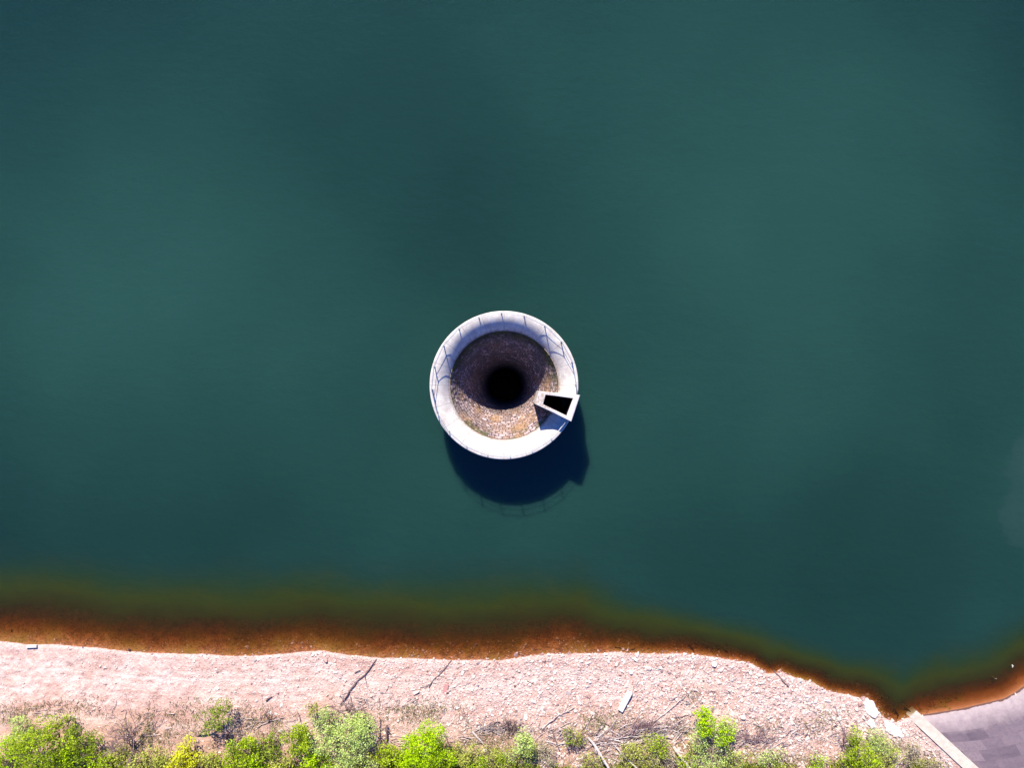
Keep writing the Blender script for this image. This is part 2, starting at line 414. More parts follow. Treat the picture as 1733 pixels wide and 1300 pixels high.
cb = b_.mix(b_.ramp(b_.noise(5.5, 4, 0.75), [(0.56, 0), (0.66, 0.8)]), cb, (0.58, 0.46, 0.45))
moss = b_.ramp(b_.noise(0.55, 5, 0.7), [(0.44, 0), (0.62, 0.85)])
cb = b_.mix(moss, cb, b_.mix(b_.ramp(b_.noise(7, 3, 0.7), [(0.4, 0), (0.6, 1)]), (0.16, 0.08, 0.035), (0.46, 0.27, 0.14)))
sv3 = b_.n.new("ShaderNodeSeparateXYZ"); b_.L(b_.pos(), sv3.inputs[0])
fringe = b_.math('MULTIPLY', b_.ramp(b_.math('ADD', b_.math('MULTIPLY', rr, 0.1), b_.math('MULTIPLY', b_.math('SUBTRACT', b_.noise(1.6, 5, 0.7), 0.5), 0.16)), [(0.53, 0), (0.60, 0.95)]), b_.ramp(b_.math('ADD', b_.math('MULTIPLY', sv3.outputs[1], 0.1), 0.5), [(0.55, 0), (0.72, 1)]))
north_shade = b_.math('MULTIPLY', b_.ramp(b_.noise(1.1, 5, 0.75), [(0.38, 0), (0.56, 0.8)]), b_.ramp(b_.math('ADD', b_.math('MULTIPLY', sv3.outputs[1], 0.1), 0.5), [(0.50, 0), (0.62, 1)]))
cb = b_.mix(north_shade, cb, (0.075, 0.072, 0.085))             # slate-grey patches painting deeper shade onto the northern wall
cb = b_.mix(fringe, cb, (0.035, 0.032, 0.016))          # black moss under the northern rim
grn = b_.math('MULTIPLY', b_.ramp(b_.noise(0.9, 4, 0.6), [(0.47, 0), (0.6, 0.8)]), b_.ramp(b_.math('MULTIPLY', rr, 0.1), [(0.5, 0), (0.6, 1)]))
cb = b_.mix(grn, cb, (0.06, 0.065, 0.015))
wet_shade = b_.ramp(b_.math('MULTIPLY', rr, 0.1), [(0.22, 0), (0.40, 1)])     # slimed shaft colour, ramped wide to paint the throat's fade into shade
cb = b_.mix(wet_shade, (0.050, 0.050, 0.060), cb)
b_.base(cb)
b_.bump(b_.math('ADD', b_.math('MULTIPLY', br.outputs["Fac"], -0.6), sp), 0.9, 0.12)
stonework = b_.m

R0 = 6.15
prof_c = [(8.22, 3.7), (8.35, 3.78), (8.35, 4.30), (8.33, 4.37), (8.27, 4.4)]
prof_c += [(8.27 - i * 0.08, RZ) for i in range(1, 5)] + [(r, prof_z(r)) for r in np.arange(7.9, R0 - 0.02, -0.11)]
prof_c += [(R0, prof_z(R0))]
lathe("concrete_crest", prof_c, concrete, cut=True)
def rough_funnel():
    prof = [(r, prof_z(r)) for r in np.concatenate([[R0 + 0.02], np.arange(R0 - 0.06, 3.1, -0.1), np.arange(3.1, 2.26, -0.06)])]
    prof += [(2.24, z_) for z_ in np.arange(-8.6, -34, -1.2)] + [(0.01, -34)]
    seg = 360; vs = []; fs = []
    for i, (r, z_) in enumerate(prof):
        for k in range(seg):
            a = 2 * math.pi * k / seg
            q = 0
            if 0 < i and r > 2.4:
                q = 0.10 * mn.noise(Vector((r * math.cos(a) * 3.0, r * math.sin(a) * 3.0, z_ * 3.0))) + 0.05 * mn.noise(Vector((r * math.cos(a) * 8, r * math.sin(a) * 8, z_ * 8)))
                # ragged top course
            if i == 0: q = 0
            rj = r + q
            vs.append((rj * math.cos(a), rj * math.sin(a), z_ + (0.02 if i == 0 else 0)))
    for i in range(len(prof) - 1):
        for k in range(seg):
            k2 = (k + 1) % seg; rm = (prof[i][0] + prof[i + 1][0]) / 2; a = 2 * math.pi * (k + 0.5) / seg
            if in_open(rm * math.cos(a), rm * math.sin(a)): continue
            fs.append((i * seg + k, i * seg + k2, (i + 1) * seg + k2, (i + 1) * seg + k))
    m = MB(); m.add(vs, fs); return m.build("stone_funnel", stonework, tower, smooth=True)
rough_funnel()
ow = NT("outer_masonry")
ang, rr, zz = polar(ow)
uv = ow.n.new("ShaderNodeCombineXYZ"); ow.L(ow.math('MULTIPLY', ang, 8.2), uv.inputs[0]); ow.L(zz, uv.inputs[1])
br = ow.n.new("ShaderNodeTexBrick"); ow.L(uv.outputs[0], br.inputs["Vector"])
br.inputs["Scale"].default_value = 1.0; br.inputs["Brick Width"].default_value = 1.1; br.inputs["Row Height"].default_value = 0.5
br.inputs["Mortar Size"].default_value = 0.02
br.inputs["Color1"].default_value = (0.34, 0.27, 0.23, 1); br.inputs["Color2"].default_value = (0.26, 0.20, 0.17, 1); br.inputs["Mortar"].default_value = (0.14, 0.11, 0.1, 1)
ow.base(br.outputs["Color"]); ow.bump(br.outputs["Fac"], -0.5, 0.05)
lathe("outer_wall", [(8.2, -36), (8.2, 3.74)], ow.m, seg=180)

# aeration duct: hollow wedge-shaped box
def duct():
    m = MB(); N = 10
    def surf(x, y):
        r = math.hypot(x, y); return (prof_z(r) if r < 8.3 else 3.6) - 0.35
    def loop(P4, n=N):
        out = []
        for i in range(4):
            a = P4[i]; b = P4[(i + 1) % 4]
            for k in range(n): out.append((a.x + (b.x - a.x) * k / n, a.y + (b.y - a.y) * k / n))
        return out
    lo_, li = loop(outer), loop(inner); n = len(lo_); B = 0.06
    ctr = (icx, icy)
    def inset(p, q, t):  # move p toward q by t metres
        d_ = math.hypot(q[0] - p[0], q[1] - p[1]); return (p[0] + (q[0] - p[0]) * t / d_, p[1] + (q[1] - p[1]) * t / d_)
    rings = [[(x, y, surf(x, y)) for x, y in lo_], [(x, y, BT - B) for x, y in lo_],
             [(*inset((x, y), ctr, B), BT) for x, y in lo_], [(*inset((x, y), ctr, -B * 0.7), BT) for x, y in li],
             [(x, y, BT - B) for x, y in li], [(x, y, -14.0) for x, y in li]]
    vs = [v for r_ in rings for v in r_]; fs = []
    for i in range(len(rings) - 1):
        for k in range(n):
            k2 = (k + 1) % n; fs.append((i * n + k, i * n + k2, (i + 1) * n + k2, (i + 1) * n + k))
    fs.append(tuple(range(5 * n, 6 * n)))
    m.add(vs, fs); return m.build("air_duct", duct_mat, tower)
dm = NT("duct_concrete")
sv = dm.n.new("ShaderNodeSeparateXYZ"); dm.L(dm.pos(), sv.inputs[0])
dc = dm.mix(dm.ramp(dm.noise(2.2, 6, 0.7), [(0.4, 0), (0.75, 1)]), (0.62, 0.56, 0.52), (0.52, 0.44, 0.38))
sv2 = dm.n.new("ShaderNodeSeparateXYZ"); dm.L(dm.pos(), sv2.inputs[0])
inr = dm.math('SUBTRACT', 5.05, sv2.outputs[0])   # lichen-worn landward end of the coping
lich = dm.math('MULTIPLY', dm.ramp(dm.noise(3.5, 5, 0.75), [(0.42, 0), (0.56, 0.8)]), dm.math('MULTIPLY', inr, 1.0, clamp=True))
dc = dm.mix(lich, dc, (0.34, 0.24, 0.16))
dark = dm.ramp(dm.math('MULTIPLY', dm.math('ADD', sv.outputs[2], 14), 0.05), [(0.90, 1), (0.975, 0)])
geo = dm.n.new("ShaderNodeNewGeometry")
dm.base(dc); dm.bump(dm.noise(9, 5, 0.7), 0.4, 0.03)
duct_mat = dm.m
duct()
# near-black sheet inside the duct, painting the shade of the deep hollow
dshade = NT("duct_shade_sheet"); dshade.base(dshade.mix(dshade.ramp(dshade.noise(2, 5, 0.7), [(0.4, 0), (0.6, 1)]), (0.018, 0.012, 0.010), (0.045, 0.022, 0.016)))
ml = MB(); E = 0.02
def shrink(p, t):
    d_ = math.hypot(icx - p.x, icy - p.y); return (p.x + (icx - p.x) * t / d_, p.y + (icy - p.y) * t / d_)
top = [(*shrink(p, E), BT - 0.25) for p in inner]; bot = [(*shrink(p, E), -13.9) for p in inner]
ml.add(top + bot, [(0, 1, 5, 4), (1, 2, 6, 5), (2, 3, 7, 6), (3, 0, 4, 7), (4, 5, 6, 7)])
ml.build("duct_shade_sheet", dshade.m, tower)
# railing
gm = NT("galvanised_steel"); gm.base(gm.mix(gm.noise(12, 3), (0.36, 0.36, 0.36), (0.5, 0.5, 0.5))); gm.b.inputs["Metallic"].default_value = 0.4
gm.b.inputs["Roughness"].default_value = 0.5
angs = [math.radians(0.5 + 18.3 * k) for k in range(18)]
RR = 8.02
rail = MB()
def rp(a, z_): return Vector((RR * math.cos(a), RR * math.sin(a), z_))
e0 = Vector((outer[1].x - 0.35, outer[1].y + 0.0, 0)); e1 = Vector((outer[2].x - 0.42, outer[2].y + 0.16, 0))
for hgt, rad in ((1.12, 0.027), (0.60, 0.022)):
    pts = [Vector((e0.x, e0.y, RZ + hgt))] + [rp(a, RZ + hgt) for a in angs] + [Vector((e1.x, e1.y, RZ + hgt))]
    rail.tube(pts, rad, 6)
railing = rail.build("railing", gm.m, tower, smooth=True)
pp = MB(); pp.tube([(0, 0, -0.02), (0, 0, 1.15)], 0.055, 8); pp.tube([(0, 0, 0.0), (0, 0, 0.03)], 0.11, 8)
pp.tube([(0, 0, 1.15), (0, 0, 1.18)], 0.055, 8)
post0 = pp.build("railing_post", gm.m, railing)
post0.location = rp(angs[0], RZ)
for a in angs[1:]:
    c2 = post0.copy(); col.objects.link(c2); c2.parent = railing; c2.location = rp(a, RZ)

# ------------------------------------------------------------------ dam face at the lower right
dmn = NT("dam_stone_pitching")
uvn = dmn.n.new("ShaderNodeUVMap"); uvo = uvn.outputs[0]
br = dmn.n.new("ShaderNodeTexBrick"); dmn.L(uvo, br.inputs["Vector"])
br.inputs["Scale"].default_value = 1.0; br.inputs["Brick Width"].default_value = 2.4; br.inputs["Row Height"].default_value = 1.15
br.inputs["Mortar Size"].default_value = 0.012; br.inputs["Mortar Smooth"].default_value = 0.6
br.inputs["Color1"].default_value = (0.17, 0.125, 0.14, 1); br.inputs["Color2"].default_value = (0.060, 0.042, 0.062, 1); br.inputs["Mortar"].default_value = (0.12, 0.085, 0.10, 1)
br.inputs["Bias"].default_value = -0.1
su = dmn.n.new("ShaderNodeSeparateXYZ"); dmn.L(uvo, su.inputs[0])
cd = dmn.mix(dmn.ramp(dmn.noise(0.9, 6, 0.7, dmn.vmul(uvo, (0.25, 1.0, 1.0))), [(0.42, 0), (0.75, 0.6)]), br.outputs["Color"], (0.19, 0.135, 0.145))
cd = dmn.mix(dmn.ramp(dmn.noise(3.0, 6, 0.75), [(0.45, 0), (0.75, 0.7)]), cd, (0.09, 0.065, 0.085))
lowb = dmn.ramp(dmn.math('MULTIPLY', dmn.math('ADD', su.outputs[1], dmn.math('MULTIPLY', dmn.noise(0.8, 4, 0.6), 1.6)), 0.1), [(0.12, 1), (0.34, 0)])
cd = dmn.mix(lowb, cd, dmn.mix(dmn.noise(1.6, 5, 0.7), (0.44, 0.35, 0.33), (0.28, 0.205, 0.205)))
zz_ = dmn.n.new("ShaderNodeSeparateXYZ"); dmn.L(dmn.pos(), zz_.inputs[0])
cd = dmn.mix(dmn.math("LESS_THAN", dmn.math("ADD", zz_.outputs[2], dmn.math("MULTIPLY", dmn.noise(1.5, 4), 0.1)), 0.13), cd, (0.12, 0.06, 0.045))
cd = dmn.mix(dmn.math("LESS_THAN", zz_.outputs[2], 0.015), cd, dmn.mix(dmn.noise(1.5, 5, 0.7), (0.20, 0.065, 0.022), (0.40, 0.150, 0.060)))   # silted below the water
dmn.base(cd); dmn.bump(dmn.math('ADD', br.outputs["Fac"], dmn.noise(5, 5, 0.7)), 0.5, 0.04)
dam_pts = [at(1556, 1212), at(1578, 1209), at(1630, 1200.5), at(1700, 1184), at(1718, 1174), at(1733, 1163), at(1900, 1050), at(2400, 700), at(4500, -600)]
corner = at(1556, 1212); kerb_dir = (at(1648, 1300) - at(1556, 1212)).normalized()
def dam():
    vs = []; fs = []; uvs = []; u = 0
    rows = [-14, -6, -2.5, -1, 0, 1, 2.2, 4, 7, 12, 20, 34]
    perp = Vector((kerb_dir.x, kerb_dir.y, 0))
    for i, p in enumerate(dam_pts):
        if i: u += (dam_pts[i] - dam_pts[i - 1]).length
        tdir = (dam_pts[min(i + 1, len(dam_pts) - 1)] - dam_pts[max(i - 1, 0)]).normalized()
        nrm = Vector((tdir.y, -tdir.x, 0))
        k = min(1, i / 4)
        dd_ = (perp * (1 - k) + nrm * k).normalized()
        for r_ in rows:
            q = p + dd_ * r_
            vs.append((q.x, q.y, 0.32 * r_ + 0.05)); uvs.append((u, r_))
    n = len(rows)
    for i in range(len(dam_pts) - 1):
        for j in range(n - 1): fs.append((i * n + j, i * n + j + 1, (i + 1) * n + j + 1, (i + 1) * n + j))
    m = MB(); m.add(vs, fs); o = m.build("dam_face", dmn.m)
    uvl = o.data.uv_layers.new(name="UVMap")
    for lp in o.data.loops: uvl.data[lp.index].uv = uvs[lp.vertex_index]
    tag(o, "purplish grey stone-paved slope of the dam in the bottom right corner", "dam face")
dam()
cb_ = NT("kerb_concrete"); cb_.base(cb_.mix(cb_.ramp(cb_.noise(1.6, 6, 0.7), [(0.35, 0), (0.7, 1)]), (0.50, 0.43, 0.36), (0.38, 0.31, 0.25)))
cb_.bump(cb_.noise(7, 5, 0.7), 0.4, 0.04)
kb = MB()
side = Vector((kerb_dir.y, -kerb_dir.x, 0))            # towards the west/ beach
W0 = 1.55
segs = 18
pL = []; 
for i in range(segs + 1):
    r_ = -1.2 + i * 1.6
    c0 = corner + kerb_dir * r_; zt = 0.32 * r_ + 0.22
    a_ = c0 + side * 1.05; b2 = c0 - side * 0.2
    pL.append((a_, b2, zt))
vs = []; fs = []
for a_, b2, zt in pL: vs += [(a_.x, a_.y, zt - 2.2), (a_.x, a_.y, zt), (b2.x, b2.y, zt + 0.0), (b2.x, b2.y, zt - 2.2)]
for i in range(segs):
    for k in range(4):
        k2 = (k + 1) % 4; fs.append((4 * i + k, 4 * (i + 1) + k, 4 * (i + 1) + k2, 4 * i + k2))
fs.append((0, 1, 2, 3)); fs.append(tuple(4 * segs + k for k in (3, 2, 1, 0)))
kb.add(vs, fs); o = kb.build("concrete_kerb", cb_.m)
tag(o, "long pale concrete kerb edging the dam slope beside the stony beach", "kerb")

# ------------------------------------------------------------------ shingle, rocks
def hull_template(n, flat):
    bm = bmesh.new()
    for _ in range(n):
        v = Vector(rng.normal(size=3)).normalized(); v.z *= flat; bm.verts.new(v * random.uniform(0.75, 1.0))
    r = bmesh.ops.convex_hull(bm, input=bm.verts)
    bmesh.ops.delete(bm, geom=list({e for e in r["geom_unused"] + r["geom_interior"] if isinstance(e, bmesh.types.BMVert)}), context='VERTS')
    bmesh.ops.triangulate(bm, faces=bm.faces)
    bm.verts.index_update(); bm.normal_update()
    v = np.array([x.co[:] for x in bm.verts]); f = np.array([[q.index for q in p.verts] for p in bm.faces]); bm.free(); return v, f
tmpl = [hull_template(9, 0.55) for _ in range(14)]
sm = NT("shingle_stone")
tn = sm.attr("tone")
s1 = sm.ramp(tn, [(0.0, (0.26, 0.13, 0.12)), (0.2, (0.46, 0.28, 0.26)), (0.5, (0.62, 0.46, 0.42)), (1.0, (0.68, 0.60, 0.56))])
sm.base(sm.mix(1.0, sm.mix(sm.ramp(sm.noise(5, 4, 0.7), [(0.4, 0), (0.7, 0.5)]), s1, (0.46, 0.32, 0.28)), (1.0, 0.985, 0.92), "MULTIPLY")); sm.bump(sm.noise(14, 3, 0.6), 0.4, 0.03)
rockmat = sm.m
def scatter():
    n = 60000
    px = rng.uniform(-60, 1700, n); py = rng.uniform(1070, 1335, n)
    P = np.column_stack([(px - 866.5) * S, (650 - py) * S])
    z, d = ground_h(P)
    dens = 0.12 + 0.75 * np.clip((px - 250) / 700, 0, 1) + 0.45 * fbm(P[:, 0] * 0.25, P[:, 1] * 0.25, 3)
    ok = (d > 0.02) & (rng.random(n) < dens + 0.5 * (d < 0.45)) & ~((px > 1540) & (py < 1225 + (px - 1540) * 0.95 + 4) & (px > 1560))
    kx = (corner.x, corner.y); rx = P[:, 0] - kx[0]; ry = P[:, 1] - kx[1]
    ks = rx * side.x + ry * side.y
    ok &= ~((ks < 1.4))  | (px < 1480)
    # submerged stones in the shallows
    sub = (d < 0.02) & (d > -2.2) & (rng.random(n) < 0.10)
    ok |= sub & (px < 1540)
    P = P[ok]; z = z[ok]; px = px[ok]; d = d[ok]; n = len(P)
    dshore = d.copy(); size = np.exp(rng.normal(-2.25, 0.42, n)) * (0.62 + 0.6 * np.clip(px / 1300, 0, 1)); size = np.clip(size, 0.05, 0.42)
    V = []; Fc = []; T = []; off = 0
    ti = rng.integers(0, len(tmpl), n)
    tone = np.clip(rng.normal(0.6, 0.26, n), 0, 1)
    tone = np.where(d < 0.05, tone * 0.22, tone)
    for t in range(len(tmpl)):
        idx = np.where(ti == t)[0]
        if not len(idx): continue
        tv, tf = tmpl[t]; a = rng.uniform(0, 2 * math.pi, len(idx)); ca, sa = np.cos(a), np.sin(a)
        sx = size[idx] * rng.uniform(0.8, 1.5, len(idx)); sy = size[idx]; szz = size[idx] * rng.uniform(0.6, 1.1, len(idx))
        X = tv[None, :, 0] * sx[:, None]; Y = tv[None, :, 1] * sy[:, None]; Z = tv[None, :, 2] * szz[:, None]
        tl = rng.normal(0, 0.25, len(idx))[:, None]; Z2 = Z + X * tl
        W = np.stack([P[idx, 0][:, None] + X * ca[:, None] - Y * sa[:, None], P[idx, 1][:, None] + X * sa[:, None] + Y * ca[:, None],
                      z[idx][:, None] + Z2 + 0.15 * size[idx][:, None]], 2)
        V.append(W.reshape(-1, 3)); k = len(tv)
        Fc.append((tf[None] + (np.arange(len(idx)) * k)[:, None, None] + off).reshape(-1, 3)); off += k * len(idx)
        T.append(np.repeat(tone[idx], len(tf)))
    o = np_mesh("shingle", np.concatenate(V), np.concatenate(Fc), rockmat, {"tone": ('FACE', np.concatenate(T))})
    tag(o, "loose pink and white angular shingle covering the lake shore", "shingle", kind="stuff")
scatter()

def rock(px, py, size, label, mat=None, name="rock", flat=0.6, rot=None, tone=0.9, dz=0.0):
    p = on_ground(px, py); v, f = hull_template(16, flat); a = random.uniform(0, 6.28) if rot is None else rot
    sx, sy, sz = size; m = MB(); R_ = Matrix.Rotation(a, 3, 'Z')
    m.add([R_ @ Vector((q[0] * sx / 2, q[1] * sy / 2, q[2] * sz / 2 / flat * 0.7)) + Vector((0, 0, sz * 0.22 + dz)) for q in v], [tuple(q) for q in f], tone)
    o = m.build(name, mat or rockmat, tone=True); o.location = p
    return tag(o, label, "rock", "larger rocks on the shore")
for a in [
    (929, 1109, (0.75, 0.6, 0.45), "pale angular rock at the waterline, straight below the spillway"),
    (1024, 1107, (0.8, 0.45, 0.4), "flat pale rock at the waterline above the white concrete beam"),
    (1079, 1108, (0.9, 0.5, 0.4), "long pale rock at the waterline, upper right of the white concrete beam"),
    (1056, 1121, (0.7, 0.4, 0.3), "grey rock on the shingle a few metres inland of the waterline above the concrete beam"),
    (1118, 1131, (0.6, 0.5, 0.35), "pinkish rock on open shingle, upper right of the concrete beam"),
    (933, 1160, (0.6, 0.5, 0.4), "lone pink rock in the middle of the beach left of the concrete beam"),
    (982, 1190, (0.8, 0.6, 0.35), "broad white rock left of the concrete beam"),
    (873, 1199, (0.55, 0.7, 0.4), "small bright white rock above the dark leafless shrub"),
    (896, 1200, (0.5, 0.45, 0.35), "cream rock beside the small bright white rock above the dark leafless shrub"),
    (1064, 1196, (0.5, 0.5, 0.35), "small pale rock touching the right side of the concrete beam"),
    (1087, 1201, (0.5, 0.4, 0.3), "small pink rock a little right of the concrete beam"),
    (1368, 1180, (0.9, 0.5, 0.4), "tilted pink rock with a dark shadow on the right-hand beach"),
    (1380, 1187, (0.8, 0.4, 0.4), "slabby dark-edged rock on the right-hand beach"),
    (1360, 1205, (0.9, 0.5, 0.35), "flat pink slab rock among dark gaps on the right-hand beach"),
    (1172, 1108, (0.6, 0.4, 0.35), "small white rock at the waterline where the shore starts to bend"),
    (558, 1123, (0.6, 0.4, 0.3), "oval pale rock near the waterline above the sage-green shrub"),
    (455, 1112, (0.5, 0.4, 0.3), "small pale rock at the waterline left of the long diagonal branch"),
]: rock(*a)
dk = NT("dark_wet_stone"); dk.base(dk.mix(dk.noise(6, 4), (0.035, 0.02, 0.025), (0.07, 0.04, 0.04)))
rock(220, 1100, (0.45, 0.4, 0.4), "small dark rock at the waterline on the left beach", dk.m)
rock(757, 1174, (0.55, 0.25, 0.2), "small dark rock beside the flat red plank", dk.m)
ps = NT("pale_wet_stone"); ps.base(ps.mix(ps.noise(6, 4), (0.5, 0.45, 0.35), (0.6, 0.55, 0.45)))
def awash(px, py, label, s_=0.35):
    v, f = hull_template(14, 0.6); m = MB(); m.add([Vector(q) * s_ for q in v], [tuple(q) for q in f])
    # a stone tall enough to stand on the bed and just break the surface
    p = at(px, py, 0); b = gz(p.x, p.y); b = max(b, 0.32 * -3)
    m2 = MB(); m2.add([(q[0] * s_ * (1.0 if q[2] > 0 else 1.6), q[1] * s_ * (1.0 if q[2] > 0 else 1.6), (q[2] * s_ * 0.3 if q[2] > 0 else b - 0.1)) for q in v], [tuple(q) for q in f])
    o = m2.build("rock", ps.m); o.location = (p.x, p.y, 0.02); tag(o, label, "rock", "rocks breaking the water surface")
awash(1713, 1128, "small pale stone breaking the surface nearest the right edge of the photo", 0.2)
awash(1685, 1149, "tiny pale stone breaking the surface just above the dam slope", 0.13)

# concrete pieces lying about
wc = NT("white_concrete"); wc.base(wc.mix(wc.ramp(wc.noise(5, 5, 0.7), [(0.35, 0), (0.7, 1)]), (0.64, 0.60, 0.56), (0.52, 0.45, 0.41))); wc.bump(wc.noise(12, 4), 0.3, 0.02)
def beveled_box(name, size, mat, b=0.03):
    bm = bmesh.new(); bmesh.ops.create_cube(bm, size=1); bmesh.ops.scale(bm, vec=size, verts=bm.verts)
    bmesh.ops.bevel(bm, geom=bm.edges[:], offset=b, segments=2, affect='EDGES')
    me = bpy.data.meshes.new(name); bm.to_mesh(me); bm.free(); me.materials.append(mat)
    o = bpy.data.objects.new(name, me); col.objects.link(o); return o
p0 = on_ground(1066.5, 1171.5, 0.3); p1 = on_ground(1049.5, 1204, 0.3); dv = p1 - p0
o = beveled_box("concrete_beam", (dv.length, 0.6, 0.42), wc.m); o.location = (p0 + p1) / 2 - Vector((0, 0, 0.06))
o.rotation_euler = (0, -math.asin(dv.z / dv.length), math.atan2(dv.y, dv.x))
tag(o, "straight white concrete beam lying diagonally on the shingle", "beam")
o = beveled_box("concrete_block", (1.25, 0.32, 0.3), wc.m); o.location = on_ground(54, 1094.5, 0.12); o.rotation_euler.z = math.radians(2)
tag(o, "small white oblong block at the waterline on the far left beach", "block")
o = beveled_box("plank", (1.2, 0.5, 0.08), None or (lambda t: (t.base((0.50, 0.24, 0.22)), t.m)[1])(NT("red_board")), 0.01)
pp_ = on_ground(754, 1167, 0.12); o.location = pp_; o.rotation_euler = (0, 0, math.radians(75))
tag(o, "flat faded red board lying on the shingle mid-beach", "plank")

def slab(pts, th, label):
    q = [on_ground(a, b, 0.12) for a, b in pts]
    c0 = sum(q, Vector()) / len(q); top = []
    n = len(q); m = MB(); fine = []
    for i in range(n):
        a = q[i]; b = q[(i + 1) % n]
        for k in range(5):
            t = k / 5; p = a.lerp(b, t); j = Vector((random.uniform(-.09, .09), random.uniform(-.09, .09), random.uniform(-0.03, 0.03)))
            fine.append(p + j - c0)
    N_ = len(fine); vs = fine + [p * 0.9 + Vector((0, 0, 0.05)) for p in fine] + [p - Vector((0, 0, th)) for p in fine] + [Vector((0, 0, 0.07))]
    fs = []
    for i in range(N_):
        j = (i + 1) % N_; fs += [(i, j, N_ + j, N_ + i), (2 * N_ + i, 2 * N_ + j, j, i), (N_ + i, N_ + j, 3 * N_)]
    m.add(vs, fs); o = m.build("concrete_slab", wc.m); o.location = c0
    tag(o, label, "slab", "broken concrete slabs by the dam")
slab([(1468, 1182), (1478, 1188), (1490, 1208), (1482, 1217), (1470, 1212), (1460, 1192)], 0.8, "large white broken slab at the waterline left of the inlet")
slab([(1471, 1218), (1478, 1219), (1484, 1232), (1475, 1234), (1469, 1226)], 0.6, "small white broken slab just below the larger waterline slab")
slab([(1496, 1220), (1512, 1226), (1526, 1236), (1530, 1250), (1514, 1248), (1500, 1238)], 0.7, "pale cracked slab at the tip of the inlet by the dam")

# ------------------------------------------------------------------ wood
def woodmat(name, a, b):
    t = NT(name); t.base(t.mix(t.ramp(t.noise(3, 6, 0.8), [(0.3, 0), (0.7, 1)]), a, b)); t.bump(t.noise(18, 4, 0.6), 0.5, 0.03); return t.m
wood_dark = woodmat("weathered_dark_wood", (0.10, 0.06, 0.06), (0.20, 0.13, 0.12))
wood_pale = woodmat("bleached_wood", (0.55, 0.46, 0.42), (0.38, 0.29, 0.26))
wood_twig = woodmat("twig_bark", (0.22, 0.13, 0.12), (0.34, 0.22, 0.20))
wood_wet = woodmat("waterlogged_wood", (0.02, 0.008, 0.006), (0.05, 0.02, 0.012))

def log(name, pts, r0, r1, mat, label, cat, forks=0, lift=0.08, group=None, z=None, wig=0.5, lift1=None):
    q = [on_ground(a, b, lift + ((lift if lift1 is None else lift1) - lift) * i_ / (len(pts) - 1)) for i_, (a, b) in enumerate(pts)]
    if z is not None: q = [at(a, b, z) for a, b in pts]
    org = q[0].copy(); fine = []
    for i in range(len(q) - 1):
        n = max(2, int((q[i + 1] - q[i]).length / 0.45))
        for k in range(n): fine.append(q[i].lerp(q[i + 1], k / n))
    fine.append(q[-1])
    for i in range(1, len(fine) - 1): fine[i] = fine[i] + Vector((random.uniform(-1, 1), random.uniform(-1, 1), random.uniform(-.3, .5))) * 0.13 * wig
    if z is None:
        for p in fine: p.z = max(p.z, gz(p.x, p.y) + r1)
    rad = [r0 + (r1 - r0) * i / (len(fine) - 1) * 1.0 for i in range(len(fine))]; rad = [r * random.uniform(0.85, 1.15) for r in rad]
    m = MB(); m.tube([p - org for p in fine], rad, 7)
    L = (q[-1] - q[0]).length
    for _ in range(forks):
        i = random.randrange(len(fine) // 4, len(fine) - 1); d_ = (fine[-1] - fine[0]).normalized()
        a = random.choice((-1, 1)) * random.uniform(0.4, 1.1); d2 = Matrix.Rotation(a, 3, 'Z') @ d_; ln = L * random.uniform(0.15, 0.4)
        pts2 = [fine[i] - org + d2 * ln * t + Vector((random.uniform(-.06, .06), random.uniform(-.06, .06), 0.2 * t * ln * random.random())) for t in (0, .3, .6, 1)]
        m.tube(pts2, [rad[i] * .6, rad[i] * .5, rad[i] * .4, rad[i] * .2], 5)
    o = m.build(name, mat); o.location = org
    return tag(o, label, cat, group)

G = "driftwood strewn on the beach"
log("driftwood", [(637, 1116), (618, 1142), (600, 1158), (576, 1193)], 0.05, 0.08, wood_dark, "long thin dark branch lying diagonally from the waterline", "driftwood", 3, group=G, wig=0.35, lift=0.15)
log("driftwood", [(764, 1118), (748, 1138), (732, 1152), (726, 1165)], 0.06, 0.05, wood_dark, "crooked dark branch reaching the waterline above the lime-green tree", "driftwood", 3, group=G)
log("driftwood", [(600, 1140), (610, 1135)], 0.07, 0.04, wood_dark, "short dark stick beside the long diagonal branch", "driftwood", group=G)
log("driftwood", [(1297, 1116), (1313, 1140), (1335, 1163)], 0.05, 0.05, wood_dark, "thin straight stick crossing the waterline on the right", "driftwood", group=G, lift=0.15)
log("driftwood", [(1413, 1192), (1421, 1220), (1434, 1250)], 0.05, 0.08, wood_pale, "bleached stick standing out above the feathery green shrub on the right", "driftwood", group=G, lift=0.15)
log("driftwood", [(1303, 1270), (1324, 1256)], 0.05, 0.04, wood_pale, "short pale stick on brown soil at the lower right", "driftwood", group=G, lift=0.15)
log("driftwood", [(995, 1249), (1012, 1270), (1031, 1304)], 0.16, 0.13, wood_pale, "thick bleached log with a black shadow at the bottom edge", "log", 2, 0.25, lift1=1.3)
log("driftwood", [(1033, 1254), (1055, 1280), (1080, 1304)], 0.09, 0.08, wood_pale, "thinner bleached log right of the thick one at the bottom edge", "log", 2, 0.15, lift1=0.9)
log("driftwood", [(1140, 1265), (1152, 1282), (1172, 1306)], 0.17, 0.14, wood_pale, "stout grey log under the twiggy grey-green shrub", "log", 2, 0.3, lift1=1.4)
log("driftwood", [(799, 1239), (818, 1260)], 0.14, 0.1, wood_pale, "short bleached log above the olive bush in the bottom middle", "log", 0, 0.2)
log("driftwood", [(1030, 1254), (1060, 1248), (1110, 1246), (1138, 1250)], 0.08, 0.04, wood_pale, "long bleached branch across the driftwood tangle", "driftwood", 4, 0.25, group=G)
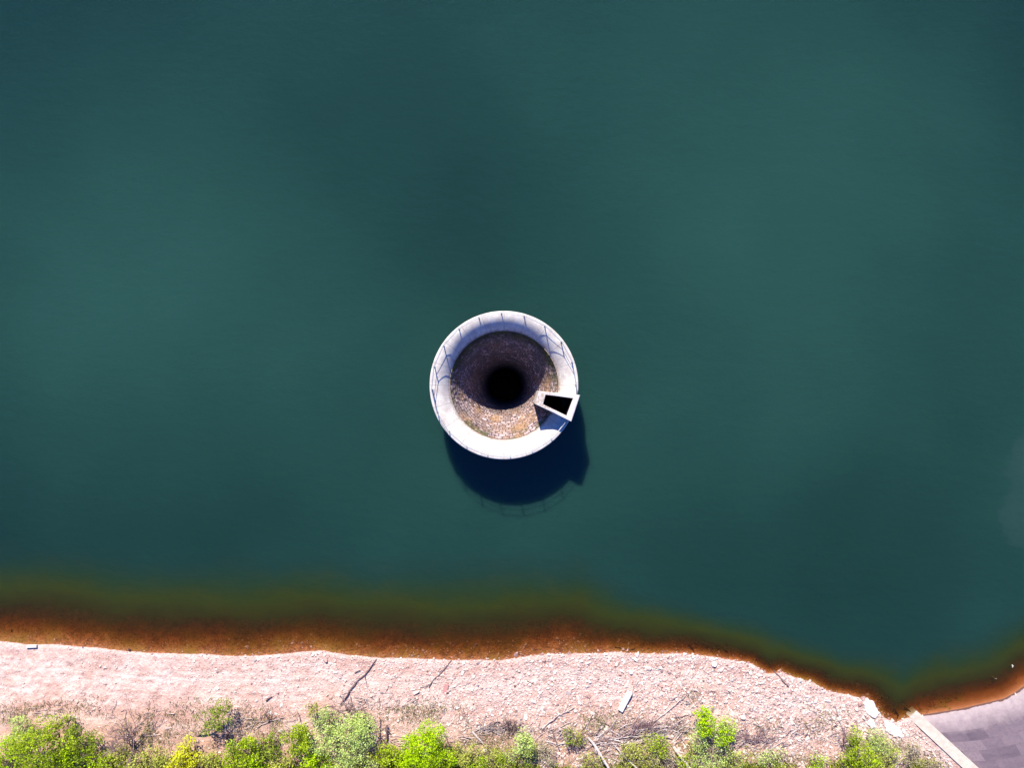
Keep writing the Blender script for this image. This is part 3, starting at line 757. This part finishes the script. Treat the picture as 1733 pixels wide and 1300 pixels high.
log("driftwood", [(1070, 1238), (1100, 1233), (1131, 1230)], 0.06, 0.04, wood_pale, "pale branch above the long bleached one in the tangle", "driftwood", 3, 0.3, group=G)
log("driftwood", [(1108, 1222), (1135, 1200), (1160, 1178)], 0.05, 0.03, wood_pale, "thin pale branch pointing up toward the water right of the concrete beam", "driftwood", 2, 0.15, group=G)
log("driftwood", [(918, 1234), (940, 1214), (972, 1198)], 0.07, 0.03, wood_pale, "arched pale branch between the dark shrub and the concrete beam", "driftwood", 3, 0.2, group=G)
log("driftwood", [(922, 1255), (945, 1260), (965, 1258)], 0.07, 0.05, wood_pale, "short pale branch right of the dark leafless shrub", "driftwood", 3, 0.2, group=G)
log("driftwood", [(934, 1236), (940, 1252), (946, 1268)], 0.09, 0.06, wood_dark, "short dark charred stump-like branch right of the dark leafless shrub", "driftwood", 1, 0.1, lift1=0.6, group=G)
log("driftwood", [(1000, 1262), (1030, 1256), (1060, 1262), (1090, 1256)], 0.06, 0.03, wood_pale, "low crooked bleached branch behind the thick log", "driftwood", 5, 0.2, group=G)
log("driftwood", [(990, 1240), (1000, 1215), (1008, 1200)], 0.05, 0.02, wood_pale, "thin upright-lying twig left of the concrete beam's lower end", "driftwood", 2, 0.15, group=G)
log("driftwood", [(820, 1232), (846, 1222)], 0.06, 0.05, wood_dark, "small grey branch leading into the dark leafless shrub", "driftwood", 2, 0.15, group=G)
log("driftwood", [(1140, 1215), (1175, 1210)], 0.05, 0.03, wood_twig, "thin brown stick left of the bright green tree top", "driftwood", 1, 0.15, group=G)
log("driftwood", [(974, 1298), (984, 1296), (990, 1312)], 0.1, 0.09, wood_pale, "curved bleached root at the bottom edge left of the thick log", "driftwood", 0, 0.5, group=G)
log("driftwood", [(435, 1232), (455, 1222), (482, 1214)], 0.05, 0.03, wood_pale, "pale stick above the green bush left of the sage one", "driftwood", 1, 0.15, group=G)
log("driftwood", [(450, 1187), (460, 1180)], 0.08, 0.05, wood_dark, "short dark stick in the middle left of the beach", "driftwood", 0, 0.1, group=G)
log("driftwood", [(892, 1153), (903, 1158)], 0.06, 0.04, wood_dark, "short dark stick on open shingle left of the concrete beam", "driftwood", 0, 0.1, group=G)
log("driftwood", [(655, 1228), (653, 1250), (656, 1270)], 0.13, 0.1, wood_dark, "crooked dark dead stem beside the lime-green tree", "driftwood", 1, 0.5, group=G)
log("driftwood", [(643, 1216), (643, 1248)], 0.05, 0.05, wood_dark, "thin straight dark stem left of the crooked dead stem", "driftwood", 0, 0.3, group=G)
G2 = "sunken branches in the shallows"
log("sunken_branch", [(1516, 1160), (1528, 1168), (1546, 1182)], 0.07, 0.06, wood_wet, "dark sunken branch off the tip of the inlet", "branch", 1, z=-0.12, group=G2)
log("sunken_branch", [(1186, 1088), (1200, 1096), (1218, 1094), (1232, 1104)], 0.05, 0.05, wood_wet, "winding dark sunken branch where the shore starts to bend", "branch", 5, z=-0.25, group=G2)
log("sunken_branch", [(1165, 1092), (1172, 1100), (1176, 1106)], 0.06, 0.05, wood_wet, "short dark sunken branch left of the winding one", "branch", 2, z=-0.12, group=G2)
log("sunken_branch", [(1040, 1096), (1062, 1100), (1082, 1102)], 0.05, 0.04, wood_wet, "thin dark sunken branch along the waterline above the concrete beam", "branch", 3, z=-0.12, group=G2)
log("sunken_branch", [(20, 1070), (20, 1066)], 0.06, 0.05, wood_wet, "small dark sunken stub off the far left beach", "branch", 0, z=-0.15, group=G2)
log("sunken_branch", [(1513, 1200), (1520, 1212), (1516, 1220)], 0.08, 0.07, wood_wet, "dark sunken root at the very tip of the inlet", "branch", 3, z=-0.12, group=G2)
log("sunken_branch", [(1530, 1198), (1542, 1206), (1538, 1212)], 0.08, 0.06, wood_wet, "dark sunken root beside the dam corner of the inlet", "branch", 3, z=-0.15, group=G2)

# ------------------------------------------------------------------ vegetation
def leafmat(name, dark, light, warm=None):
    t = NT(name); tn = t.attr("tone")
    c = t.ramp(tn, [(0.0, dark), (0.55, tuple((a + b) / 2 for a, b in zip(dark, light))), (1.0, light)])
    if warm: c = t.mix(t.ramp(t.noise(0.9, 3, 0.6), [(0.5, 0), (0.7, 0.8)]), c, warm)
    t.base(c); t.b.inputs["Roughness"].default_value = 0.7; t.b.inputs["Specular IOR Level"].default_value = 0.08
    tl = t.n.new("ShaderNodeBsdfTranslucent"); t.put(tl.inputs[0], c)
    mx = t.n.new("ShaderNodeMixShader"); mx.inputs[0].default_value = 0.35
    t.L(t.b.outputs[0], mx.inputs[1]); t.L(tl.outputs[0], mx.inputs[2]); t.L(mx.outputs[0], t.out.inputs[0]); return t.m
LM = {
    "lime": leafmat("lime_leaves", (0.22, 0.40, 0.003), (0.56, 0.76, 0.008)),
    "green": leafmat("green_leaves", (0.17, 0.26, 0.006), (0.50, 0.62, 0.03)),
    "deep": leafmat("deep_green_leaves", (0.11, 0.17, 0.012), (0.38, 0.46, 0.05)),
    "sage": leafmat("sage_leaves", (0.32, 0.44, 0.06), (0.70, 0.82, 0.27)),
    "yellow": leafmat("yellow_blossom", (0.50, 0.50, 0.01), (0.80, 0.80, 0.04)),
    "olive": leafmat("olive_leaves", (0.26, 0.28, 0.03), (0.60, 0.62, 0.13)),
    "tan": leafmat("tan_seedheads", (0.34, 0.28, 0.15), (0.62, 0.54, 0.36)),
}
bark = woodmat("shrub_bark", (0.16, 0.10, 0.08), (0.30, 0.22, 0.18))

def leaves(c, lobes, n, ls, seed, flatness=0.5):
    """leaf-sized quads spread through overlapping lobes; c = centre offset"""
    r = np.random.default_rng(seed)
    wts = np.array([l[3] ** 2 for l in lobes]); wts = wts / wts.sum(); li = r.choice(len(lobes), n, p=wts)
    Lb = np.array(lobes); C = Lb[li, :3]; R = Lb[li, 3]
    dirs = r.normal(size=(n, 3)); dirs /= np.linalg.norm(dirs, axis=1)[:, None]
    # sub-clumps: bias towards clump centres on the lobe shell
    rad = R * (0.35 + 0.65 * r.random(n) ** 0.45)
    p = C + dirs * rad[:, None] * np.array([1, 1, 0.85])
    nz = np.array([mn.noise(Vector(q) * 1.6 + Vector((seed, 0, 0))) for q in p])
    keep = nz > -0.04; p = p[keep]; dirs = dirs[keep]; nz = nz[keep]; n = len(p)
    p = p + dirs * (nz[:, None] * 0.55) + r.normal(size=(n, 3)) * 0.12
    nr = dirs * 0.8 + r.normal(size=(n, 3)) * 0.7 + np.array([0, 0, 0.35]); nr /= np.linalg.norm(nr, axis=1)[:, None]
    t1 = np.cross(nr, r.normal(size=(n, 3))); t1 /= np.linalg.norm(t1, axis=1)[:, None]; t2 = np.cross(nr, t1)
    s = ls * r.uniform(0.6, 1.4, n)[:, None]
    q = np.stack([p - t1 * s, p + t2 * s * 0.6, p + t1 * s, p - t2 * s * 0.6], 1).reshape(-1, 3)
    f = np.arange(4 * n).reshape(-1, 4)
    tone = np.clip(0.5 + 0.25 * r.normal(size=n) + nz * 0.5, 0, 1)
    return q + np.array(c), f, tone

def shrub(name, px, py, wpx, hgt, kind, label, cat, n=2600, ls=0.13, bare=0.0, squash=1.0, lobes=7, group="bushes along the bottom of the beach", trunk_off=None, twigs=0):
    """(px,py) = where the middle of the crown shows; wpx = crown width in photo pixels"""
    R = wpx * S * 0.54; n = int(n * 2.0); ls *= 0.74; lobes = lobes + 5
    z = 1.0
    for _ in range(4): p = at(px, py, z); g0 = gz(p.x, p.y); z = g0 + hgt * 0.62
    base = Vector((p.x, p.y, g0)); 
    if trunk_off: base = on_ground(px + trunk_off[0], py + trunk_off[1])
    root = empty(name, base, label, cat, group)
    cc_ = Vector((p.x, p.y, z)) - base
    lb = []; r_ = random.Random(int(px * 7 + py))
    for i in range(lobes):
        a = 2 * math.pi * i / lobes + r_.uniform(-.5, .5); q = R * r_.uniform(0.30, 0.92); lr = R * r_.uniform(0.16, 0.40)
        if i == 0: q = 0; lr = R * 0.6
        lb.append((cc_.x + q * math.cos(a), cc_.y + q * math.sin(a) * squash, max(0.4 * lr, cc_.z + r_.uniform(-0.28, 0.25) * hgt * (0.5 if i else 1.0)), lr))
    q, f, t = leaves((0, 0, 0), lb, n, ls, int(px + py * 3))
    np_mesh("foliage", q, f, LM[kind], {"tone": ('FACE', t)}, parent=root)
    m = MB(); stem = Vector((cc_.x * 0.5, cc_.y * 0.5, cc_.z * 0.45))
    m.tube([(0, 0, -0.3), stem * 0.5 + Vector((.05, .04, 0)), stem], [0.05 + 0.022 * hgt, 0.04 + 0.018 * hgt, 0.03 + 0.013 * hgt], 7)
    for l in lb:
        e = Vector(l[:3]); mm = stem.lerp(e, 0.5) + Vector((r_.uniform(-.15, .15), r_.uniform(-.15, .15), 0.1))
        m.tube([stem, mm, e], [0.02 + 0.01 * hgt, 0.03, 0.015], 5)
        for k in range(4 + twigs):
            dd_ = Vector((r_.gauss(0, 1), r_.gauss(0, 1), r_.gauss(0.4, .8))).normalized() * l[3] * r_.uniform(0.8, 1.15)
            m.tube([e, e + dd_ * .5 + Vector((0, 0, .05)), e + dd_], [0.022, 0.016, 0.008], 4)
    m.build("trunk", bark, root)
    return root

B = shrub
B("bush", 12, 1292, 80, 2.6, "lime", "yellow-green bush filling the bottom left corner", "bush", 3000)
B("bush", 33, 1243, 50, 3.0, "sage", "small pale sage bush behind the big bright one at far left", "bush", 1500, ls=0.11)
B("tree", 72, 1262, 92, 4.5, "green", "big bright green tree at the far left, topmost of the left clump", "tree", 5200)
B("bush", 108, 1228, 34, 3.0, "green", "small green tip sticking up behind the big bright tree at far left", "bush", 700)
B("bush", 140, 1262, 52, 3.2, "deep", "mid green bush on the right shoulder of the left clump", "bush", 2000)
B("bush", 118, 1296, 80, 2.5, "lime", "low yellow-green bush in front of the left clump", "bush", 2600)
B("bush", 180, 1294, 50, 2.2, "green", "small rounded green bush at the right end of the left clump", "bush", 1500)
B("bush", 237, 1296, 60, 2.0, "olive", "low loose olive bush left of the bright yellow one", "bush", 1500)
B("bush", 312, 1288, 58, 2.4, "yellow", "bright yellow bush at the bottom left", "bush", 2400)
B("bush", 276, 1293, 44, 1.8, "olive", "olive-green low bush touching the yellow one on its left", "bush", 1100)
B("tree", 368, 1215, 54, 3.6, "deep", "small leaning dark green tree standing alone on the shingle", "tree", 1500, ls=0.12, trunk_off=(-38, 36))
B("bush", 415, 1272, 52, 3.4, "green", "dark upright green bush right of the yellow one", "bush", 2200)
B("bush", 352, 1296, 40, 1.8, "olive", "small olive bush right of the yellow one at the bottom edge", "bush", 900)
B("bush", 448, 1268, 44, 2.4, "deep", "loose green bush right of the dark upright one", "bush", 1100)
B("bush", 474, 1302, 50, 1.8, "olive", "low olive growth left of the big sage bush at the bottom edge", "bush", 1000)
B("bush", 506, 1255, 50, 3.2, "green", "round mid green bush touching the left side of the sage one", "bush", 1900)
B("bush", 527, 1203, 24, 3.0, "olive", "thin sparse olive sapling above the round mid green bush", "bush", 350, ls=0.1)
B("bush", 554, 1220, 44, 3.2, "sage", "pale upper lobe of bush behind the big sage one", "bush", 1100, ls=0.11)
B("bush", 585, 1262, 112, 4.2, "sage", "big pale sage-green bush left of the lime-green tree", "bush", 6500, ls=0.12, twigs=3)
B("bush", 612, 1228, 40, 3.2, "sage", "small pale bush on the upper right of the big sage one", "bush", 800, ls=0.11)
B("bush", 540, 1296, 52, 2.2, "lime", "vivid green low bush below the sage one at the bottom edge", "bush", 1800)
B("bush", 612, 1302, 60, 2.0, "olive", "dark olive low bush under the big sage one", "bush", 1400)
B("bush", 662, 1290, 52, 2.2, "green", "low yellowish green bush left of the lime-green tree", "bush", 1600)
B("tree", 722, 1266, 86, 5.0, "lime", "vivid lime-green dense tree at the bottom, left of centre", "tree", 7000, ls=0.12)
B("bush", 745, 1292, 60, 3.0, "green", "darker green lower skirt bush at the foot of the lime-green tree", "bush", 2200)
B("bush", 795, 1293, 62, 1.6, "olive", "flat olive bush right of the lime-green tree", "bush", 1700, ls=0.11)
B("bush", 838, 1290, 50, 1.5, "olive", "flat olive bush halfway between the lime-green tree and the sage-topped one", "bush", 1300, ls=0.11)
B("bush", 886, 1262, 50, 3.2, "sage", "pale green bush directly below the dark leafless shrub", "bush", 1600, ls=0.11)
B("bush", 893, 1286, 42, 2.4, "deep", "dark green feathery bush below the pale green one", "bush", 1300, ls=0.1)
B("bush", 925, 1276, 44, 2.0, "tan", "tan fluffy bush right of the dark green feathery one", "bush", 1300, ls=0.09)
B("bush", 808, 1304, 40, 1.6, "lime", "yellow-green tuft at the bottom edge under the flat olive bushes", "bush", 900)
B("bush", 966, 1246, 26, 2.2, "green", "tiny bright green shrub among the driftwood", "bush", 420, ls=0.1)
B("bush", 984, 1252, 26, 1.2, "olive", "tiny olive shrub right of the tiny bright green one", "bush", 350, ls=0.1)
B("bush", 1000, 1298, 50, 1.2, "olive", "flat olive growth beside the thick bleached log", "bush", 900, ls=0.1)
B("bush", 1083, 1282, 74, 1.6, "olive", "wide flat olive bush right of the bleached logs", "bush", 2300, ls=0.1)
B("bush", 1120, 1262, 34, 2.4, "green", "small bright green bush left of the stout grey log", "bush", 800, ls=0.11)
B("bush", 1125, 1294, 50, 1.4, "tan", "tan low bush beside the stout grey log", "bush", 1100, ls=0.09)
B("bush", 1196, 1222, 44, 4.2, "lime", "bright yellow-green tree top right of the driftwood tangle", "tree", 1500)
B("bush", 1228, 1240, 38, 3.4, "lime", "loose light green bush right of the bright tree top", "bush", 900)
B("bush", 1206, 1272, 96, 3.2, "sage", "large twiggy grey-green shrub below the bright tree top", "bush", 3200, ls=0.1, twigs=8)
B("bush", 1245, 1288, 44, 1.8, "olive", "yellowish olive bush right of the large twiggy shrub", "bush", 1000, ls=0.1)
B("bush", 1305, 1294, 60, 1.4, "sage", "low pale green growth at the bottom edge on the right", "bush", 1100, ls=0.1)
B("bush", 1385, 1298, 34, 1.2, "lime", "small yellow-green tuft on orange soil at the bottom edge", "bush", 600, ls=0.1)
B("bush", 1452, 1276, 62, 3.0, "green", "feathery green bush on the right, nearest the bleached stick", "bush", 2200, ls=0.12, twigs=4)
B("bush", 1490, 1262, 50, 2.0, "sage", "pale yellowish bush left of the kerb", "bush", 1300, ls=0.09)
B("bush", 1502, 1292, 60, 2.0, "olive", "olive bush below the pale yellowish one near the kerb", "bush", 1700, ls=0.1)
B("bush", 1545, 1280, 44, 1.3, "tan", "thin straw-coloured bush nearest the kerb", "bush", 800, ls=0.08)
B("bush", 1575, 1302, 40, 1.0, "tan", "straw-coloured tuft at the bottom edge against the kerb", "bush", 600, ls=0.08)
B("bush", 205, 1272, 30, 1.6, "olive", "small sparse olive bush between the left clump and the reddish leafless shrub", "bush", 500, ls=0.1)
B("bush", 390, 1292, 40, 2.0, "green", "low green bush below the dark upright one", "bush", 1100)
B("bush", 430, 1298, 46, 2.0, "lime", "low bright bush at the bottom edge between the yellow and the sage bushes", "bush", 1200)
B("bush", 690, 1298, 50, 2.2, "lime", "low bright bush at the left foot of the lime-green tree", "bush", 1400)
B("bush", 772, 1280, 44, 2.0, "olive", "small yellowish bush against the right side of the lime-green tree", "bush", 1100, ls=0.1)
B("bush", 858, 1290, 40, 1.8, "green", "low green bush at the left foot of the dark feathery one", "bush", 900, ls=0.1)
B("bush", 1165, 1290, 44, 1.8, "green", "low green bush at the left foot of the large twiggy shrub", "bush", 900, ls=0.1)
B("bush", 1470, 1300, 50, 1.8, "lime", "low bright bush below the feathery green one", "bush", 1200, ls=0.1)

# the wood goes on just below the frame
for i, (px, kd) in enumerate([(-60, "green"), (40, "deep"), (130, "green"), (215, "olive"), (300, "green"), (390, "deep"), (470, "green"), (560, "deep"), (650, "green"), (740, "lime"),
                              (850, "green"), (1090, "olive"), (1200, "green"), (1440, "deep")]):
    B("bush", px, 1352 + 12 * (i % 3), 88, 3.0, kd, "green bush just below the edge of the photo", "bush", 1500, ls=0.18, group="bushes below the frame")

# leafless shrubs
def bare_shrub(px, py, hpx, wpx, mat, label, depth=4, seed=1, hgt=1.6, n0=5, thin=1.0, name="leafless_shrub"):
    """base at (px,py), twigs spread over wpx and reach hpx up the picture"""
    r = random.Random(seed); base = on_ground(px, py); m = MB()
    Lx = wpx * S; Ly = hpx * S
    def grow(p, d_, L, rad, k):
        e = p + d_ * L; mid_ = p.lerp(e, .5) + Vector((r.gauss(0, 1), r.gauss(0, 1), r.gauss(0, 1))) * L * 0.08
        m.tube([p, mid_, e], [rad, rad * .85, rad * .65], 4 if k < 2 else 3, cap=False)
        if k >= depth: return
        for _ in range(r.choice((2, 3, 3))):
            dd_ = (d_ + Vector((r.gauss(0, .5), r.gauss(0, .5), r.gauss(0.05, .35)))).normalized()
            grow(p.lerp(e, r.uniform(.45, 1)), dd_, L * r.uniform(.55, .85), rad * .62, k + 1)
    for i in range(n0):
        a = (i + .5) / n0 - .5
        d_ = Vector((a * Lx, Ly * r.uniform(.5, 1), hgt * r.uniform(.5, 1.0))); L = d_.length
        grow(Vector((0, 0, -.05)), d_.normalized(), L * 0.50, 0.075 * thin, 0)
    o = m.build(name, mat); o.location = base
    return tag(o, label, "shrub", "leafless shrubs on the shingle")
purple = woodmat("purple_twigs", (0.20, 0.10, 0.11), (0.34, 0.20, 0.21))
bare_shrub(226, 1268, 75, 50, wood_twig, "tall reddish leafless shrub with a curved stem on the left beach", 4, 3, 2.5, 5)
bare_shrub(200, 1282, 45, 14, wood_twig, "thin upright leafless sapling left of the curved-stem shrub", 3, 4, 2, 2)
bare_shrub(598, 1225, 52, 60, wood_twig, "brown wide leafless shrub below the long diagonal branch", 4, 5, 1.6, 5)
bare_shrub(866, 1240, 24, 34, wood_dark, "dense dark leafless shrub in the middle of the beach's upper edge", 5, 6, .8, 6, 0.7)
bare_shrub(1088, 1238, 30, 56, purple, "purple-brown twig thicket below the concrete beam", 4, 8, .6, 8, 0.6)
bare_shrub(1115, 1250, 20, 50, wood_pale, "bleached fine twig heap right of the purple thicket", 4, 9, .4, 7, 0.7)
bare_shrub(1275, 1262, 34, 70, purple, "wide purple bramble right of the bright green tree top", 5, 10, .6, 8, 0.55)
bare_shrub(1425, 1272, 46, 24, purple, "narrow purple leafless shrub left of the feathery green bush", 4, 11, 1.2, 4, 0.7)
bare_shrub(968, 1268, 22, 20, wood_dark, "small black twig heap under the tiny bright green shrub", 4, 12, .5, 6, 0.8)
bare_shrub(388, 1262, 34, 22, wood_twig, "thin leafless shrub right of the leaning dark green tree", 4, 13, 1.5, 3)
bare_shrub(820, 1238, 16, 40, wood_pale, "low bleached leafless shrub left of the dark one", 4, 14, .4, 4, 0.8)
bare_shrub(455, 1225, 26, 16, wood_dark, "tiny dark leafless sapling on the shingle left of the sage bush", 3, 15, .9, 2, .8)

# loose twigs washed up in drifts
def litter(name, patches, mat, label, seed=11):
    r = random.Random(seed); m = MB()
    for (px, py, wx, wy, n, L) in patches:
        for _ in range(n):
            p = on_ground(px + r.gauss(0, .45) * wx, py + r.gauss(0, .45) * wy, 0.05 + r.random() * 0.25)
            a = r.gauss(0.35, .7) + (math.pi if r.random() < .5 else 0); l = L * r.uniform(.4, 1.5); d_ = Vector((math.cos(a), math.sin(a), r.gauss(0, .12)))
            md = p + d_ * l * .5 + Vector((r.gauss(0, .06), r.gauss(0, .06), .03)) * l; e = p + d_ * l
            t_ = r.uniform(.018, .045); m.tube([p, md, e], [t_, t_ * .8, t_ * .4], 4, cap=False, tone=r.random())
    o = m.build(name, mat, tone=True); tag(o, label, "twigs", kind="stuff")
twt = NT("mixed_twigs"); twt.base(twt.ramp(twt.attr("tone"), [(0.0, (0.12, 0.07, 0.07)), (0.5, (0.34, 0.24, 0.22)), (1.0, (0.58, 0.50, 0.46))]))
litter("twig_litter", [(1090, 1238, 60, 18, 150, 1.5), (1040, 1250, 60, 18, 90, 1.4), (950, 1240, 60, 26, 70, 1.3), (1010, 1275, 50, 20, 50, 1.3), (870, 1232, 45, 12, 50, 1.0), (1150, 1235, 50, 20, 60, 1.3),
       (1270, 1255, 70, 20, 110, .9), (1320, 1240, 80, 20, 60, .8), (1200, 1285, 60, 14, 50, 1.1), (820, 1235, 40, 14, 40, 1.2), (600, 1190, 50, 20, 60, .9), (700, 1190, 90, 25, 40, .8), (250, 1230, 60, 35, 50, 1.0),
       (420, 1225, 60, 25, 40, .9), (520, 1230, 60, 20, 40, 1.0), (660, 1255, 30, 25, 25, 1.1), (1400, 1230, 50, 30, 40, .8), (780, 1255, 40, 14, 35, 1.0), (1170, 1180, 60, 25, 30, .7), (100, 1205, 100, 15, 30, .7)],
       twt.m, "drifts of loose dead twigs across the upper beach")

# grasses and ground litter
def grass(name, patches, mat, label, per=220, hgt=0.35, seed=3, wid=0.035):
    r = np.random.default_rng(seed); V = []; T = []
    for (px, py, wx, wy, dens) in patches:
        n = int(per * dens * wx * wy / 400)
        a = r.normal(0, .42, n) * wx; b = np.abs(r.normal(0, .42, n)) * wy * np.sign(r.random(n) - .5)
        P = np.column_stack([(px + a - 866.5) * S * 0.985, (650 - py - b) * S * 0.985]); z, d = ground_h(P)
        ok = (d > 1.2) & (fbm(P[:, 0] * .8, P[:, 1] * .8, 3) > -0.15); P = P[ok]; z = z[ok]; n = len(P)
        th = r.uniform(0, 6.283, n); h = hgt * r.uniform(.5, 1.4, n); ln = r.normal(0, .55, (n, 2)) * h[:, None]
        ww = wid * r.uniform(.7, 1.4, n)
        base = np.column_stack([P, z - 0.02]); sd_ = np.column_stack([np.cos(th) * ww, np.sin(th) * ww, np.zeros(n)])
        tip = base + np.column_stack([ln, h])
        V.append(np.stack([base - sd_, base + sd_, tip], 1).reshape(-1, 3)); T.append(np.clip(r.normal(.55, .25, n), 0, 1))
    V = np.concatenate(V); F_ = np.arange(len(V)).reshape(-1, 3)
    o = np_mesh(name, V, F_, mat, {"tone": ('FACE', np.concatenate(T))}); tag(o, label, "grass", kind="stuff")
dry = leafmat("dry_grass", (0.20, 0.15, 0.07), (0.50, 0.42, 0.26)); grn_ = leafmat("green_grass", (0.12, 0.15, 0.03), (0.38, 0.42, 0.12))
grass("dry_grass", [(40, 1205, 90, 22, 1), (130, 1200, 60, 20, .6), (285, 1215, 60, 30, 1.1), (260, 1250, 50, 40, 1), (420, 1215, 60, 40, .8), (460, 1250, 50, 40, .8), (690, 1210, 70, 25, .9),
                    (760, 1210, 60, 25, .9), (820, 1250, 60, 30, 1), (870, 1250, 60, 30, .7), (1020, 1225, 60, 28, 1.2), (1100, 1215, 60, 25, .8), (1100, 1270, 80, 30, 1.1), (1180, 1180, 30, 20, .7),
                    (1300, 1230, 90, 25, .7), (1380, 1240, 60, 25, .6), (1330, 1285, 90, 22, 1.2), (1480, 1270, 80, 30, 1.3), (1550, 1280, 50, 25, 1), (650, 1275, 60, 30, .7), (500, 1290, 80, 20, .8), (1000, 1290, 80, 20, 1), (340, 1240, 70, 35, .6)],
      dry.copy() if False else dry, "straw-coloured dry grass tufts along the upper beach", per=150)
grass("green_grass", [(240, 1240, 60, 45, .7), (345, 1195, 50, 20, .4), (470, 1230, 60, 30, .6), (700, 1205, 60, 18, .7), (1010, 1220, 60, 20, .6), (970, 1200, 50, 15, .3), (820, 1270, 70, 30, 1), (1080, 1285, 90, 25, 1.2),
                      (1160, 1250, 40, 40, .8), (1280, 1290, 80, 20, .9), (1500, 1280, 70, 30, 1), (30, 1225, 60, 20, .6), (1390, 1215, 60, 20, .35), (1400, 1290, 60, 15, .6), (760, 1275, 80, 20, .8)],
      grn_, "sparse green grass growing through the upper shingle", per=120, seed=5)
weed = leafmat("weed_leaves", (0.20, 0.24, 0.02), (0.56, 0.58, 0.10))
grass("weeds", [(x_, 1296, 34, 9, dn_) for x_, dn_ in [(20, 2), (60, 2), (100, 2.4), (150, 2.6), (190, 2.8), (235, 2.6), (270, 2.2), (335, 2.6), (370, 2.6), (430, 2), (470, 2.2), (520, 2), (640, 2), (670, 2.6), (700, 2), (770, 3),
       (800, 3), (835, 3), (860, 2.6), (910, 2.4), (950, 1.2), (1000, 1.6), (1050, 2.4), (1085, 3), (1120, 3), (1160, 1.6), (1230, 2.6), (1265, 2), (1310, 1.4), (1390, 1.6), (1440, 2.4), (1490, 3), (1530, 2.6), (1560, 1.6)]],
      weed, "knee-high yellow-green weeds between the bushes at the bottom edge", per=360, hgt=0.6, seed=9, wid=0.055)
